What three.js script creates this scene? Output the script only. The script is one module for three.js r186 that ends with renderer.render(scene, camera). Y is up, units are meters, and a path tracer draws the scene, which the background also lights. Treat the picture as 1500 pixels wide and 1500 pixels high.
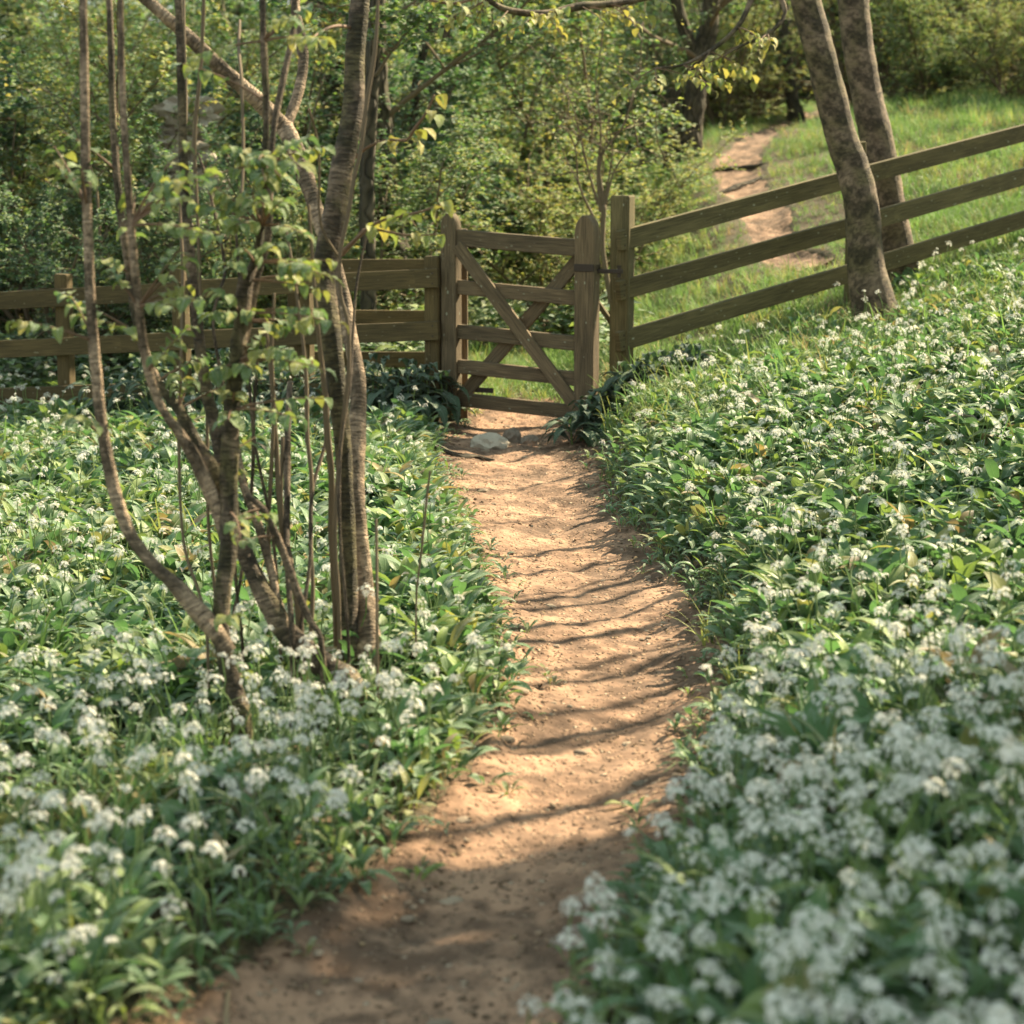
import * as THREE from 'three';
import { mergeGeometries } from 'three/addons/utils/BufferGeometryUtils.js';
import { RoundedBoxGeometry } from 'three/addons/geometries/RoundedBoxGeometry.js';
import { createNoise2D, createNoise3D } from 'simplex-noise';

// ---------------------------------------------------------------- camera, sky, sun, exposure
const scene = new THREE.Scene();
const camera = new THREE.PerspectiveCamera(29.0, 1, 0.1, 400);
camera.position.set(0, 1.5, 0);
camera.rotation.x = -0.16806;
camera.focus = 8.2; camera.userData.fStop = 3.5;
const renderer = new THREE.WebGLRenderer({ antialias: true });
renderer.toneMapping = THREE.LinearToneMapping;
renderer.toneMappingExposure = 3.1;
renderer.shadowMap.enabled = true;
{
  const W = 64, H = 32, a = new Float32Array(W * H * 4);
  for (let j = 0; j < H; j++) for (let i = 0; i < W; i++) {
    const e = Math.max(0, Math.sin(((j + 0.5) / H - 0.5) * Math.PI)), k = Math.pow(1 - e, 2.2);
    a.set([0.2 + 0.24 * k, 0.262 + 0.2 * k, 0.272 + 0.17 * k, 1], (j * W + i) * 4);
  }
  const t = new THREE.DataTexture(a, W, H, THREE.RGBAFormat, THREE.FloatType);
  t.mapping = THREE.EquirectangularReflectionMapping; t.magFilter = THREE.LinearFilter; t.needsUpdate = true;
  scene.background = t; scene.environment = t;
}
const SUN_AZ = 40 * Math.PI / 180, SUN_EL = 38 * Math.PI / 180;
const sunDir = new THREE.Vector3(Math.cos(SUN_EL) * Math.cos(SUN_AZ), Math.sin(SUN_EL), -Math.cos(SUN_EL) * Math.sin(SUN_AZ));
const sun = new THREE.DirectionalLight(new THREE.Color().setRGB(1, 0.84, 0.57), 5);
sun.position.copy(sunDir).multiplyScalar(60).add(new THREE.Vector3(0, 0, -12));
sun.target.position.set(0, 0, -12);
sun.castShadow = true; sun.shadow.mapSize.set(4096, 4096);
Object.assign(sun.shadow.camera, { left: -30, right: 30, top: 30, bottom: -30, near: 1, far: 140 });
scene.add(sun, sun.target);

// ---------------------------------------------------------------- small helpers
const rngOf = (s) => () => { s |= 0; s = s + 0x6D2B79F5 | 0; let t = Math.imul(s ^ s >>> 15, 1 | s); t = t + Math.imul(t ^ t >>> 7, 61 | t) ^ t; return ((t ^ t >>> 14) >>> 0) / 4294967296; };
const n2 = createNoise2D(rngOf(11)), n3 = createNoise3D(rngOf(12));
const V = (x, y, z) => new THREE.Vector3(x, y, z);
const clamp = (x, a, b) => Math.min(b, Math.max(a, x)), mix = (a, b, t) => a + (b - a) * t;
const sm = (a, b, x) => { const t = clamp((x - a) / (b - a), 0, 1); return t * t * (3 - 2 * t); };
const rgb = (r, g, b) => new THREE.Color().setRGB(r, g, b);
const used = new Map();
function numbered(n) { const k = used.get(n) ?? 0; used.set(n, k + 1); return k ? n + '_' + String(k).padStart(3, '0') : n; }
function top(o, name, label, category, group) { o.name = numbered(name); o.userData = { label, category }; if (group) o.userData.group = group; scene.add(o); return o; }
function setting(o, name, label, kind = 'structure', category) { o.name = numbered(name); o.userData = { kind, label, category: category ?? name.replace(/_/g, ' ') }; scene.add(o); return o; }
function part(parent, name, geo, mat, label) { const m = new THREE.Mesh(geo, mat); m.name = name; if (label) m.userData.label = label; parent.add(m); return m; }
const lerpTable = (T, d) => { if (d <= T[0][0]) { const [a, b] = T; return a[1] + (b[1] - a[1]) / (b[0] - a[0]) * (d - a[0]); } for (let i = 1; i < T.length; i++) if (d <= T[i][0]) { const k = sm(0, 1, 0) + (d - T[i - 1][0]) / (T[i][0] - T[i - 1][0]); return mix(T[i - 1][1], T[i][1], k); } return T[T.length - 1][1]; };

// ---------------------------------------------------------------- the lie of the land (metres; d is the distance up the path)
const EDGE_L = [[3.18, -0.76], [3.44, -0.603], [3.66, -0.506], [4.04, -0.336], [4.5, -0.21], [4.88, -0.105], [5.33, -0.04], [5.7, -0.012], [5.99, -0.015], [6.75, -0.055], [7.71, -0.128], [8.84, -0.265], [9.87, -0.379], [10.88, -0.416], [11.78, -0.389], [12.64, -0.32], [15, -0.3], [40, -0.3]];
const EDGE_R = [[3.18, 0.082], [3.56, 0.149], [3.96, 0.258], [4.33, 0.366], [4.79, 0.472], [5.4, 0.586], [5.94, 0.653], [6.72, 0.687], [7.57, 0.625], [8.66, 0.515], [9.87, 0.465], [10.88, 0.447], [11.78, 0.46], [12.64, 0.48], [15, 0.55], [20, 0.75], [28, 0.95], [60, 1.2]];
const edgeL = (d) => lerpTable(EDGE_L, d), edgeR = (d) => lerpTable(EDGE_R, d);
const HILL_PATH = [[15.2, 2.35], [16.3, 2.17], [18, 2.3], [20.5, 2.33], [23, 2.57], [26, 3.17], [29, 4.0], [33, 4.95], [38, 6.2], [44, 7.2]];
const hillX = (d) => lerpTable(HILL_PATH, d), hillW = (d) => 0.16 + 0.035 * n2(d * 0.9, 7) + 0.013 * Math.min(d - 16, 7);
function h(x, z) {
  const d = -z, L = edgeL(d), R = edgeR(d), c = (L + R) / 2, hw = (R - L) / 2;
  let y = 0;
  const far = d > 13 ? 0.125 * (Math.min(d, 22) - 13) + 0.06 * clamp(d - 22, 0, 5) + 0.035 * clamp(d - 27, 0, 60) : 0;
  if (x > R) { const t = x - R, k = mix(0.3, 1, sm(8, 11.5, d)); y = 0.17 * k * sm(0, 0.32, t) + 0.2 * Math.min(t, 2.6) + 0.13 * clamp(t - 2.6, 0, 14); y += far * sm(0, 1.3, t); }
  else if (x < L) { const t = L - x; y = 0.03 * sm(0, 0.2, t) - 0.05 * Math.min(t, 8) - 0.02 * clamp(t - 8, 0, 30); }
  else { const u = (x - c) / hw; y = -0.05 * (1 - u * u) * sm(13.6, 12, d); }
  if (d > 14.5) { const q = Math.abs(x - hillX(d)) / hillW(d); y -= 0.05 * sm(1.3, 0.5, q); }
  y += 0.05 * n2(x * 0.35, z * 0.35) * sm(0, 1.2, Math.max(L - x, x - R)) + 0.012 * n2(x * 1.7 + 9, z * 1.7) + 0.005 * n2(x * 6, z * 6 + 4);
  return y;
}
const inPath = (x, d) => d < 13.4 && x > edgeL(d) && x < edgeR(d);

// ---------------------------------------------------------------- textures (tileable noise)
function tileNoise(N, cells, seed) {           // periodic value noise, returns Float32Array N*N in 0..1
  const r = rngOf(seed), g = Float32Array.from({ length: cells * cells }, r), o = new Float32Array(N * N);
  for (let y = 0; y < N; y++) { const fy = y / N * cells, y0 = Math.floor(fy), ty = sm(0, 1, fy - y0), a = (y0 % cells) * cells, b = ((y0 + 1) % cells) * cells;
    for (let x = 0; x < N; x++) { const fx = x / N * cells, x0 = Math.floor(fx), tx = sm(0, 1, fx - x0), p = x0 % cells, q = (x0 + 1) % cells;
      o[y * N + x] = mix(mix(g[a + p], g[a + q], tx), mix(g[b + p], g[b + q], tx), ty); } }
  return o;
}
function fbm(N, cells, oct, seed) { const o = new Float32Array(N * N); let amp = 1, tot = 0; for (let k = 0; k < oct; k++) { const t = tileNoise(N, cells << k, seed + k); for (let i = 0; i < o.length; i++) o[i] += amp * t[i]; tot += amp; amp *= 0.55; } for (let i = 0; i < o.length; i++) o[i] /= tot; return o; }
function tex(N, M, f, srgb) {                  // f(i) -> [r,g,b] linear 0..1 (or one number)
  const a = new Uint8Array(N * M * 4), enc = (v) => srgb ? (v <= 0.0031308 ? v * 12.92 : 1.055 * Math.pow(v, 1 / 2.4) - 0.055) : v;
  for (let i = 0; i < N * M; i++) { const c = f(i), [r, g, b] = c.length ? c : [c, c, c]; a[i * 4] = clamp(enc(r), 0, 1) * 255; a[i * 4 + 1] = clamp(enc(g), 0, 1) * 255; a[i * 4 + 2] = clamp(enc(b), 0, 1) * 255; a[i * 4 + 3] = 255; }
  const t = new THREE.DataTexture(a, N, M, THREE.RGBAFormat); t.wrapS = t.wrapT = THREE.RepeatWrapping; t.magFilter = THREE.LinearFilter; t.minFilter = THREE.LinearMipmapLinearFilter; t.generateMipmaps = true; if (srgb) t.colorSpace = THREE.SRGBColorSpace; t.needsUpdate = true; return t;
}
function stampStones(N, count, seed, rmin, rmax) {   // small embedded grit: [mask, tone, height]
  const r = rngOf(seed), m = new Float32Array(N * N), tone = new Float32Array(N * N), hh = new Float32Array(N * N);
  for (let k = 0; k < count; k++) { const cx = r() * N, cy = r() * N, R = rmin + (rmax - rmin) * Math.pow(r(), 3), e = 0.6 + 0.4 * r(), an = r() * 3.14, ca = Math.cos(an), sa = Math.sin(an), t = r();
    for (let y = -Math.ceil(R); y <= R; y++) for (let x = -Math.ceil(R); x <= R; x++) { const u = (x * ca + y * sa) / R, v = (y * ca - x * sa) / (R * e), q = u * u + v * v; if (q < 1) { const i = ((Math.floor(cy + y) + N) % N) * N + (Math.floor(cx + x) + N) % N; m[i] = 1; tone[i] = t; hh[i] = Math.sqrt(1 - q); } } }
  return [m, tone, hh];
}
const soil = (() => {
  const N = 1024, a = fbm(N, 5, 6, 21), b = fbm(N, 24, 4, 41), [m, t, hh] = stampStones(N, 9000, 5, 1, 5.5);
  const map = tex(N, N, (i) => { const k = clamp((a[i] - 0.5) * 2.2 + 0.5 + (b[i] - 0.5) * 2.2, 0, 1); let c = [mix(0.125, 0.38, k), mix(0.073, 0.228, k), mix(0.045, 0.145, k)]; if (m[i]) { const q = t[i]; c = q < 0.35 ? [0.13, 0.075, 0.04] : q < 0.9 ? [0.32, 0.21, 0.135] : [0.46, 0.35, 0.25]; } return c; }, true);
  const bump = tex(N, N, (i) => 0.45 * a[i] + 0.25 * b[i] + 0.3 * hh[i]);
  return { map, bump };
})();
const litter = (() => {
  const N = 512, a = fbm(N, 6, 5, 61), [m, t] = stampStones(N, 2600, 8, 2, 9);
  return { map: tex(N, N, (i) => { const k = a[i]; let c = [mix(0.04, 0.1, k), mix(0.032, 0.07, k), mix(0.018, 0.035, k)]; if (m[i]) c = t[i] < 0.5 ? [0.1, 0.065, 0.03] : t[i] < 0.8 ? [0.045, 0.06, 0.02] : [0.17, 0.115, 0.06]; return c; }, true), bump: tex(N, N, (i) => a[i] * 0.6 + t[i] * 0.4) };
})();
const barkSmooth = (() => {    // ringed, peeling bark with breathing pores across the stem
  const N = 512, a = fbm(N, 6, 5, 71), r = rngOf(72), len = new Float32Array(N * N), b = tileNoise(N, 64, 74), c = fbm(N, 16, 4, 76);
  for (let k = 0; k < 900; k++) { const y0 = r() * N | 0, x0 = r() * N | 0, L = 10 + r() * 60 | 0, w = 1 + r() * 2.5 | 0; for (let y = 0; y < w; y++) for (let x = 0; x < L; x++) len[((y0 + y) % N) * N + (x0 + x) % N] = 1; }
  return { map: tex(N, N, (i) => { const k = clamp(0.5 + (a[i] - 0.5) * 2.4 + (c[i] - 0.5) * 1.1, 0, 1); let q = [mix(0.07, 0.26, k), mix(0.05, 0.19, k), mix(0.032, 0.13, k)]; if (len[i]) q = q.map((v) => v * 0.62); return q; }, true), bump: tex(N, N, (i) => 0.5 * a[i] + 0.2 * b[i] + 0.3 * (1 - len[i])) };
})();
const barkRough = (() => {     // long furrows up the trunk
  const N = 512, a = fbm(N, 5, 5, 81), ridge = new Float32Array(N * N), f = tileNoise(N, 8, 83);
  for (let y = 0; y < N; y++) for (let x = 0; x < N; x++) { const i = y * N + x; ridge[i] = Math.pow(Math.abs(Math.sin((x / N * 9 + f[i] * 1.1) * Math.PI)), 0.6) * 0.7 + a[i] * 0.3; }
  return { map: tex(N, N, (i) => { const k = clamp(ridge[i] * 0.8 + (a[i] - 0.5) * 0.9, 0, 1); return [mix(0.028, 0.12, k), mix(0.024, 0.098, k), mix(0.016, 0.066, k)]; }, true), bump: tex(N, N, (i) => ridge[i]) };
})();
function woodTex(seed, tint, lichen) {
  const N = 1024, M = 256, r = rngOf(seed), a = fbm(N, 4, 6, seed + 1), b = tileNoise(N, 256, seed + 3), grain = new Float32Array(N * M), spot = new Float32Array(N * M);
  for (let y = 0; y < M; y++) { for (let x = 0; x < N; x++) { const yy = (y * 4 + (a[(y * 4 % N) * N + x] - 0.5) * 50 + N) | 0, s = ((x / 14 | 0) + N) % N; grain[y * N + x] = 0.55 * b[(yy % N) * N + s] + 0.45 * a[((y * 4) % N) * N + x]; } }
  for (let k = 0; k < lichen; k++) { const cx = r() * N | 0, cy = r() * M | 0, R = 1 + r() * r() * 5; for (let y = -R | 0; y <= R; y++) for (let x = -R * 1.6 | 0; x <= R * 1.6; x++) if ((x / 1.6) ** 2 + y * y < R * R * (0.6 + 0.5 * r())) spot[((cy + y + M) % M) * N + (cx + x + N) % N] = 1; }
  return { map: tex(N, M, (i) => { const k = clamp((grain[i] - 0.5) * 1.9 + 0.5, 0, 1), q = tint[0].map((v, j) => mix(v, tint[1][j], k)); return spot[i] ? [0.3, 0.3, 0.21] : q; }, true), bump: tex(N, M, (i) => grain[i] + spot[i] * 0.3) };
}
const oak = woodTex(91, [[0.05, 0.036, 0.02], [0.21, 0.15, 0.085]], 60), pine = woodTex(97, [[0.06, 0.05, 0.022], [0.2, 0.163, 0.073]], 60);

const veins = (side) => { // leaf print: a pale midrib with side veins, or ribs running the length of the blade
  const N = 128, f = (i) => { const u = (i % N) / N, v = Math.floor(i / N) / N, a = Math.abs(v - 0.5) * 2, mid = sm(0.1, 0.02, a), q = side ? u * 9 - a * 2.4 : v * 13, w = Math.abs(q - Math.floor(q) - 0.5) * 2; return Math.max(mid, (side ? 0.75 : 0.5) * sm(0.75, 1, w)); };
  return { map: tex(N, N, (i) => { const k = f(i); return [0.86 + 0.14 * k, 0.86 + 0.14 * k, 0.82 + 0.18 * k]; }, true), bump: tex(N, N, (i) => 1 - f(i)) };
};
const veinSide = veins(true), veinLong = veins(false);
// ---------------------------------------------------------------- materials
const std = (o) => new THREE.MeshStandardMaterial({ roughness: 0.95, ...o });
const leafMat = (o) => new THREE.MeshPhysicalMaterial({ roughness: 1, transmission: 0.5, thickness: 0, clearcoat: 0.12, clearcoatRoughness: 0.42, ...o });
const M = {
  soil: std({ map: soil.map, bumpMap: soil.bump, bumpScale: 0.03, vertexColors: true }),
  ground: std({ map: litter.map, bumpMap: litter.bump, bumpScale: 0.02 }),
  barkPale: std({ map: barkSmooth.map, bumpMap: barkSmooth.bump, bumpScale: 0.014, vertexColors: true, roughness: 0.85 }),
  barkMossy: std({ map: barkSmooth.map, bumpMap: barkSmooth.bump, bumpScale: 0.006, vertexColors: true, roughness: 0.85 }),
  barkRough: std({ map: barkRough.map, bumpMap: barkRough.bump, bumpScale: 0.03, vertexColors: true }),
  twig: std({ color: rgb(0.17, 0.105, 0.065), roughness: 0.8 }),
  shrubWood: std({ color: rgb(0.15, 0.112, 0.07), roughness: 0.9 }),
  oak: std({ map: oak.map, bumpMap: oak.bump, bumpScale: 0.003, roughness: 0.9 }),
  oakB: std({ map: oak.map, bumpMap: oak.bump, bumpScale: 0.003, roughness: 0.9, color: rgb(0.82, 0.84, 0.84) }),
  pine: std({ map: pine.map, bumpMap: pine.bump, bumpScale: 0.003, roughness: 0.9 }),
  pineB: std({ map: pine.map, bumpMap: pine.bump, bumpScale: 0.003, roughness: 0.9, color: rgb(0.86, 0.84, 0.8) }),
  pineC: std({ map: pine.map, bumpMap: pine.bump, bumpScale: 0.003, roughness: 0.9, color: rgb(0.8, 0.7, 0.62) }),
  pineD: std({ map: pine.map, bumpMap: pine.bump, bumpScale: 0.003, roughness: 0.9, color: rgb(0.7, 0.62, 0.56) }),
  iron: std({ color: rgb(0.06, 0.045, 0.035), roughness: 0.7, metalness: 0.5 }),
  garlic: leafMat({ color: rgb(1, 1, 1), map: veinLong.map, bumpMap: veinLong.bump, bumpScale: 0.0015, clearcoat: 0.3, clearcoatRoughness: 0.38 }),
  petal: leafMat({ color: rgb(0.9, 0.88, 0.8), transmission: 0.35, clearcoat: 0 }),
  stalk: leafMat({ color: rgb(0.14, 0.22, 0.06), transmission: 0.2, clearcoat: 0 }),
  grass: leafMat({ color: rgb(1, 1, 1), vertexColors: false, transmission: 0.4 }),
  leaf: leafMat({ color: rgb(1, 1, 1), vertexColors: true }),
  dock: leafMat({ map: veinSide.map, bumpMap: veinSide.bump, bumpScale: 0.003, color: rgb(0.045, 0.1, 0.045), clearcoat: 0.35, clearcoatRoughness: 0.35, transmission: 0.25 }),
  dockB: leafMat({ map: veinSide.map, bumpMap: veinSide.bump, bumpScale: 0.003, color: rgb(0.06, 0.125, 0.045), clearcoat: 0.35, clearcoatRoughness: 0.35, transmission: 0.3 }),
  hazel: [[0.21, 0.33, 0.07], [0.3, 0.39, 0.07], [0.15, 0.27, 0.075], [0.4, 0.43, 0.08], [0.48, 0.44, 0.09]].map((c) => leafMat({ color: rgb(...c), map: veinSide.map, bumpMap: veinSide.bump, bumpScale: 0.004 })),
  stone: std({ color: rgb(0.5, 0.43, 0.34), bumpMap: soil.bump, bumpScale: 0.01 }),
  stoneDark: std({ color: rgb(0.24, 0.19, 0.145), bumpMap: soil.bump, bumpScale: 0.01 }),
  limestone: std({ color: rgb(0.44, 0.38, 0.31), bumpMap: soil.bump, bumpScale: 0.03 }),
  pebble: std({ color: rgb(1, 1, 1) }),
};

// ---------------------------------------------------------------- geometry helpers
function buf(pos, idx, uv, col) { const g = new THREE.BufferGeometry(); g.setAttribute('position', new THREE.Float32BufferAttribute(pos, 3)); if (uv) g.setAttribute('uv', new THREE.Float32BufferAttribute(uv, 2)); if (col) g.setAttribute('color', new THREE.Float32BufferAttribute(col, 3)); g.setIndex(idx); g.computeVertexNormals(); return g; }
// tapered tube through [x,y,z,r] points; rough adds knots and hollows, moss 0..1 sets how much of the bark is under moss
function tube(P, { sides = 10, step = 0.05, rough = 0.06, moss = 0, tone = 1, scale = 0.35, seed = 0, plain = false, cap = true } = {}) {
  const c = new THREE.CatmullRomCurve3(P.map((p) => V(p[0], p[1], p[2])), false, 'centripetal'), len = c.getLength(), n = Math.max(2, Math.min(160, Math.round(len / step)));
  const pos = [], uv = [], col = [], idx = [], fr = c.computeFrenetFrames(n, false);
  let along = 0, prev = null;
  for (let i = 0; i <= n; i++) {
    const t = i / n, p = c.getPoint(t), k = t * (P.length - 1), k0 = Math.min(P.length - 2, Math.floor(k)), r0 = mix(P[k0][3], P[k0 + 1][3], k - k0); if (prev) along += p.distanceTo(prev); prev = p;
    for (let s = 0; s <= sides; s++) {
      const a = s / sides * Math.PI * 2, ca = Math.cos(a), sa = Math.sin(a), N = fr.normals[i], B = fr.binormals[i], dx = N.x * ca + B.x * sa, dy = N.y * ca + B.y * sa, dz = N.z * ca + B.z * sa;
      const w = rough ? 1 + rough * 2.2 * Math.pow(Math.max(0, n3(p.x * 3 + dx * 0.9 + seed, p.y * 6, p.z * 3 + dz * 0.9) - 0.45), 1) + rough * (n3(p.x * 4 + dx * 0.8 + seed, p.y * 4 + dy * 0.8, p.z * 4 + dz * 0.8) + 0.6 * n3((p.x + dx * r0) * 26, (p.y + dy * r0) * 14 + seed, (p.z + dz * r0) * 26)) : 1, r = r0 * w;
      pos.push(p.x + dx * r, p.y + dy * r, p.z + dz * r);
      if (!plain) {
        uv.push(s / sides * Math.max(1, Math.round(r0 * 6.28 / scale * 2)) * 0.5, along / scale);
        const m = moss * sm(-0.15, 0.35, n3((p.x + dx * r) * 7, (p.y + dy * r) * 4 + seed, (p.z + dz * r) * 7) + 0.45 * n3(p.x * 40 + dx, p.y * 40, p.z * 40 + dz) + (moss - 0.5) * 0.9), b = tone + 0.22 * n3(p.x * 5 + dx * 0.3, p.y * 5 + seed, p.z * 5 + dz * 0.3);
        col.push(mix(b, 0.42, m), mix(b, 0.52, m), mix(b, 0.24, m));
      }
    }
  }
  for (let i = 0; i < n; i++) for (let s = 0; s < sides; s++) { const a = i * (sides + 1) + s, b = a + sides + 1; idx.push(a, a + 1, b, b, a + 1, b + 1); }
  if (cap) { const a = n * (sides + 1); for (let s = 1; s < sides - 1; s++) idx.push(a, a + s, a + s + 1); }
  return plain ? buf(pos, idx) : buf(pos, idx, uv, col);
}
// one leaf blade with a fold along its midrib, bending as it goes; shape(t) gives its half width
function blade({ len, wid, seg = 6, fold = 0.25, rise = 0.5, droop = 1.6, stalk = 0, peak = 0.45, twist = 0, wave = 0, seed = 0 }) {
  const pos = [], idx = [], uv = []; let x = 0, y = 0, a = rise;
  const total = stalk + len, S = seg + (stalk > 0 ? 3 : 0);
  for (let i = 0; i <= S; i++) {
    const inS = stalk > 0 && i < 3, t = stalk > 0 ? (i < 3 ? 0 : (i - 3) / seg) : i / seg, w = inS ? 0.0028 : Math.max(0.001, wid / 2 * Math.pow(Math.sin(Math.PI * Math.pow(clamp(t, 0.02, 1), Math.log(0.5) / Math.log(peak))), 0.8) * (1.05 - 0.25 * t));
    uv.push(t, 0, t, 0.5, t, 1); const tw = twist * t, wv = wave * Math.sin(t * 17 + seed) * w;
    pos.push(x, y + w * fold * Math.cos(tw) + w * Math.sin(tw) + wv, w * Math.cos(tw), x, y, 0, x, y + w * fold * Math.cos(tw) - w * Math.sin(tw) - wv, -w * Math.cos(tw));
    if (i < S) { const st = inS ? stalk / 3 : len / seg; a -= (inS ? 0.1 : droop) * st / total; x += Math.cos(a) * st; y += Math.sin(a) * st; const o = i * 3; idx.push(o, o + 1, o + 3, o + 3, o + 1, o + 4, o + 1, o + 2, o + 4, o + 4, o + 2, o + 5); }
  }
  return buf(pos, idx, uv);
}
// many small leaves written into one mesh
class Leaves {
  constructor() { this.p = []; this.i = []; this.c = []; }
  add(o, ax, nr, L, W, c) {
    const s = V().crossVectors(ax, nr).normalize(), b = this.p.length / 3, P = (a, w, n) => this.p.push(o.x + ax.x * a + s.x * w + nr.x * n, o.y + ax.y * a + s.y * w + nr.y * n, o.z + ax.z * a + s.z * w + nr.z * n);
    P(0, 0, 0); P(L * 0.42, W / 2, W * 0.16); P(L * 0.45, 0, 0); P(L * 0.42, -W / 2, W * 0.16); P(L, 0, -L * 0.12);
    for (let k = 0; k < 5; k++) this.c.push(c[0], c[1], c[2]);
    this.i.push(b, b + 1, b + 2, b, b + 2, b + 3, b + 1, b + 4, b + 2, b + 2, b + 4, b + 3);
  }
  get count() { return this.p.length / 15; }
  geo() { return buf(this.p, this.i, null, this.c); }
}
// grows a branching plant; returns { wood: [tube geometries], leaves: Leaves }
function grow(o) {
  const r = rngOf(o.seed), wood = [], L = new Leaves();
  const branch = (p, dir, len, rad, lev) => {
    const n = lev === 0 ? 8 : 5, pts = [[p.x, p.y, p.z, rad]], q = p.clone(), d = dir.clone(), st = len / n;
    for (let i = 1; i <= n; i++) {
      d.add(V(r() - 0.5, r() - 0.5, r() - 0.5).multiplyScalar(o.wander ?? 0.35)); d.y += (o.up ?? 0.06) * (lev ? 0.6 : 1); d.normalize(); q.addScaledVector(d, st);
      pts.push([q.x, q.y, q.z, rad * (1 - 0.75 * i / n)]);
      const t = i / n;
      if (lev < o.levels && t > (lev === 0 ? o.bare ?? 0.25 : 0.2)) for (let k = 0; k < o.kids[lev]; k++) if (r() < 0.85) {
        const s = V(r() - 0.5, (r() - 0.5) * 0.6, r() - 0.5).normalize(), e = d.clone().multiplyScalar(0.55).addScaledVector(s, 0.85).normalize();
        branch(q.clone(), e, len * (o.ratio ?? 0.45) * (0.7 + 0.6 * r()) * (1 - 0.4 * t), rad * 0.5 * (1 - 0.5 * t), lev + 1);
      }
      if (lev >= o.levels - (o.leafOn ?? 0)) for (let k = 0; k < o.perStep; k++) if (r() < (o.leafy ?? 1)) {
        const a = r() * 6.283, ax = d.clone().multiplyScalar(0.3).add(V(Math.cos(a), (r() - 0.6) * 0.7, Math.sin(a))).normalize(), nr = V(r() - 0.5, 0.9, r() - 0.5).addScaledVector(ax, -0.2).normalize(), s = o.leaf * (0.6 + 0.7 * r()), c = o.colors[Math.floor(r() * o.colors.length)], v = 0.75 + 0.5 * r();
        L.add(V(q.x - d.x * st * r(), q.y - d.y * st * r(), q.z - d.z * st * r()), ax, nr, s, s * (o.aspect ?? 0.62), [c[0] * v, c[1] * v, c[2] * v]);
      }
    }
    if (rad > (o.minRad ?? 0.002)) wood.push(tube(pts, { sides: lev === 0 ? o.sides ?? 6 : 4, step: Math.max(0.12, len / 7), rough: lev ? 0 : 0.05, plain: !o.bark, moss: o.moss ?? 0, scale: 0.5, cap: false }));
  };
  for (const s of o.stems) branch(s.p, s.dir, s.len, s.r, 0);
  return { wood, leaves: L };
}
function inst(geo, mat, items, name) {           // items: {p, yaw, s, tilt, ax, c}
  const m = new THREE.InstancedMesh(geo, mat, items.length), q = new THREE.Quaternion(), e = new THREE.Euler(), X = new THREE.Matrix4(), S = V();
  items.forEach((t, i) => { e.set(t.tx ?? 0, t.yaw ?? 0, t.tz ?? 0, 'YXZ'); q.setFromEuler(e); typeof t.s === 'number' ? S.setScalar(t.s) : S.copy(t.s); X.compose(t.p, q, S); m.setMatrixAt(i, X); if (t.c) m.setColorAt(i, t.c); });
  m.name = name; return m;
}

// ---------------------------------------------------------------- ground
{
  const axis = (lo, hi, f) => { const o = [lo]; while (o[o.length - 1] < hi) o.push(o[o.length - 1] + f(o[o.length - 1])); return o; };
  const xs = axis(-70, 70, (x) => 0.05 + 0.13 * Math.max(0, Math.abs(x) - 3.2)), ds = axis(-30, 130, (d) => d < 1 ? 0.1 + 0.15 * (1 - d) : d < 14 ? 0.06 : 0.06 + 0.04 * (d - 14));
  const pos = [], uv = [], idx = [], W = xs.length;
  for (const d of ds) for (const x of xs) { let y = h(x, -d); const c = (edgeL(d) + edgeR(d)) / 2, hw = (edgeR(d) - edgeL(d)) / 2; if (d < 13.5) y -= 0.03 * sm(1.0, 0.85, Math.abs(x - c) / hw) * sm(13.5, 13.2, d); if (d > 15.3 && d < 44) y -= 0.03 * sm(1.0, 0.8, Math.abs(x - hillX(d)) / hillW(d)); pos.push(x, y, -d); uv.push(x / 0.9, d / 0.9); }
  for (let j = 0; j < ds.length - 1; j++) for (let i = 0; i < W - 1; i++) { const a = j * W + i; idx.push(a, a + 1, a + W, a + W, a + 1, a + W + 1); }
  setting(new THREE.Mesh(buf(pos, idx, uv), M.ground), 'ground', 'dark leaf-littered woodland earth under the plants', 'structure', 'ground');
}
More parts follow.
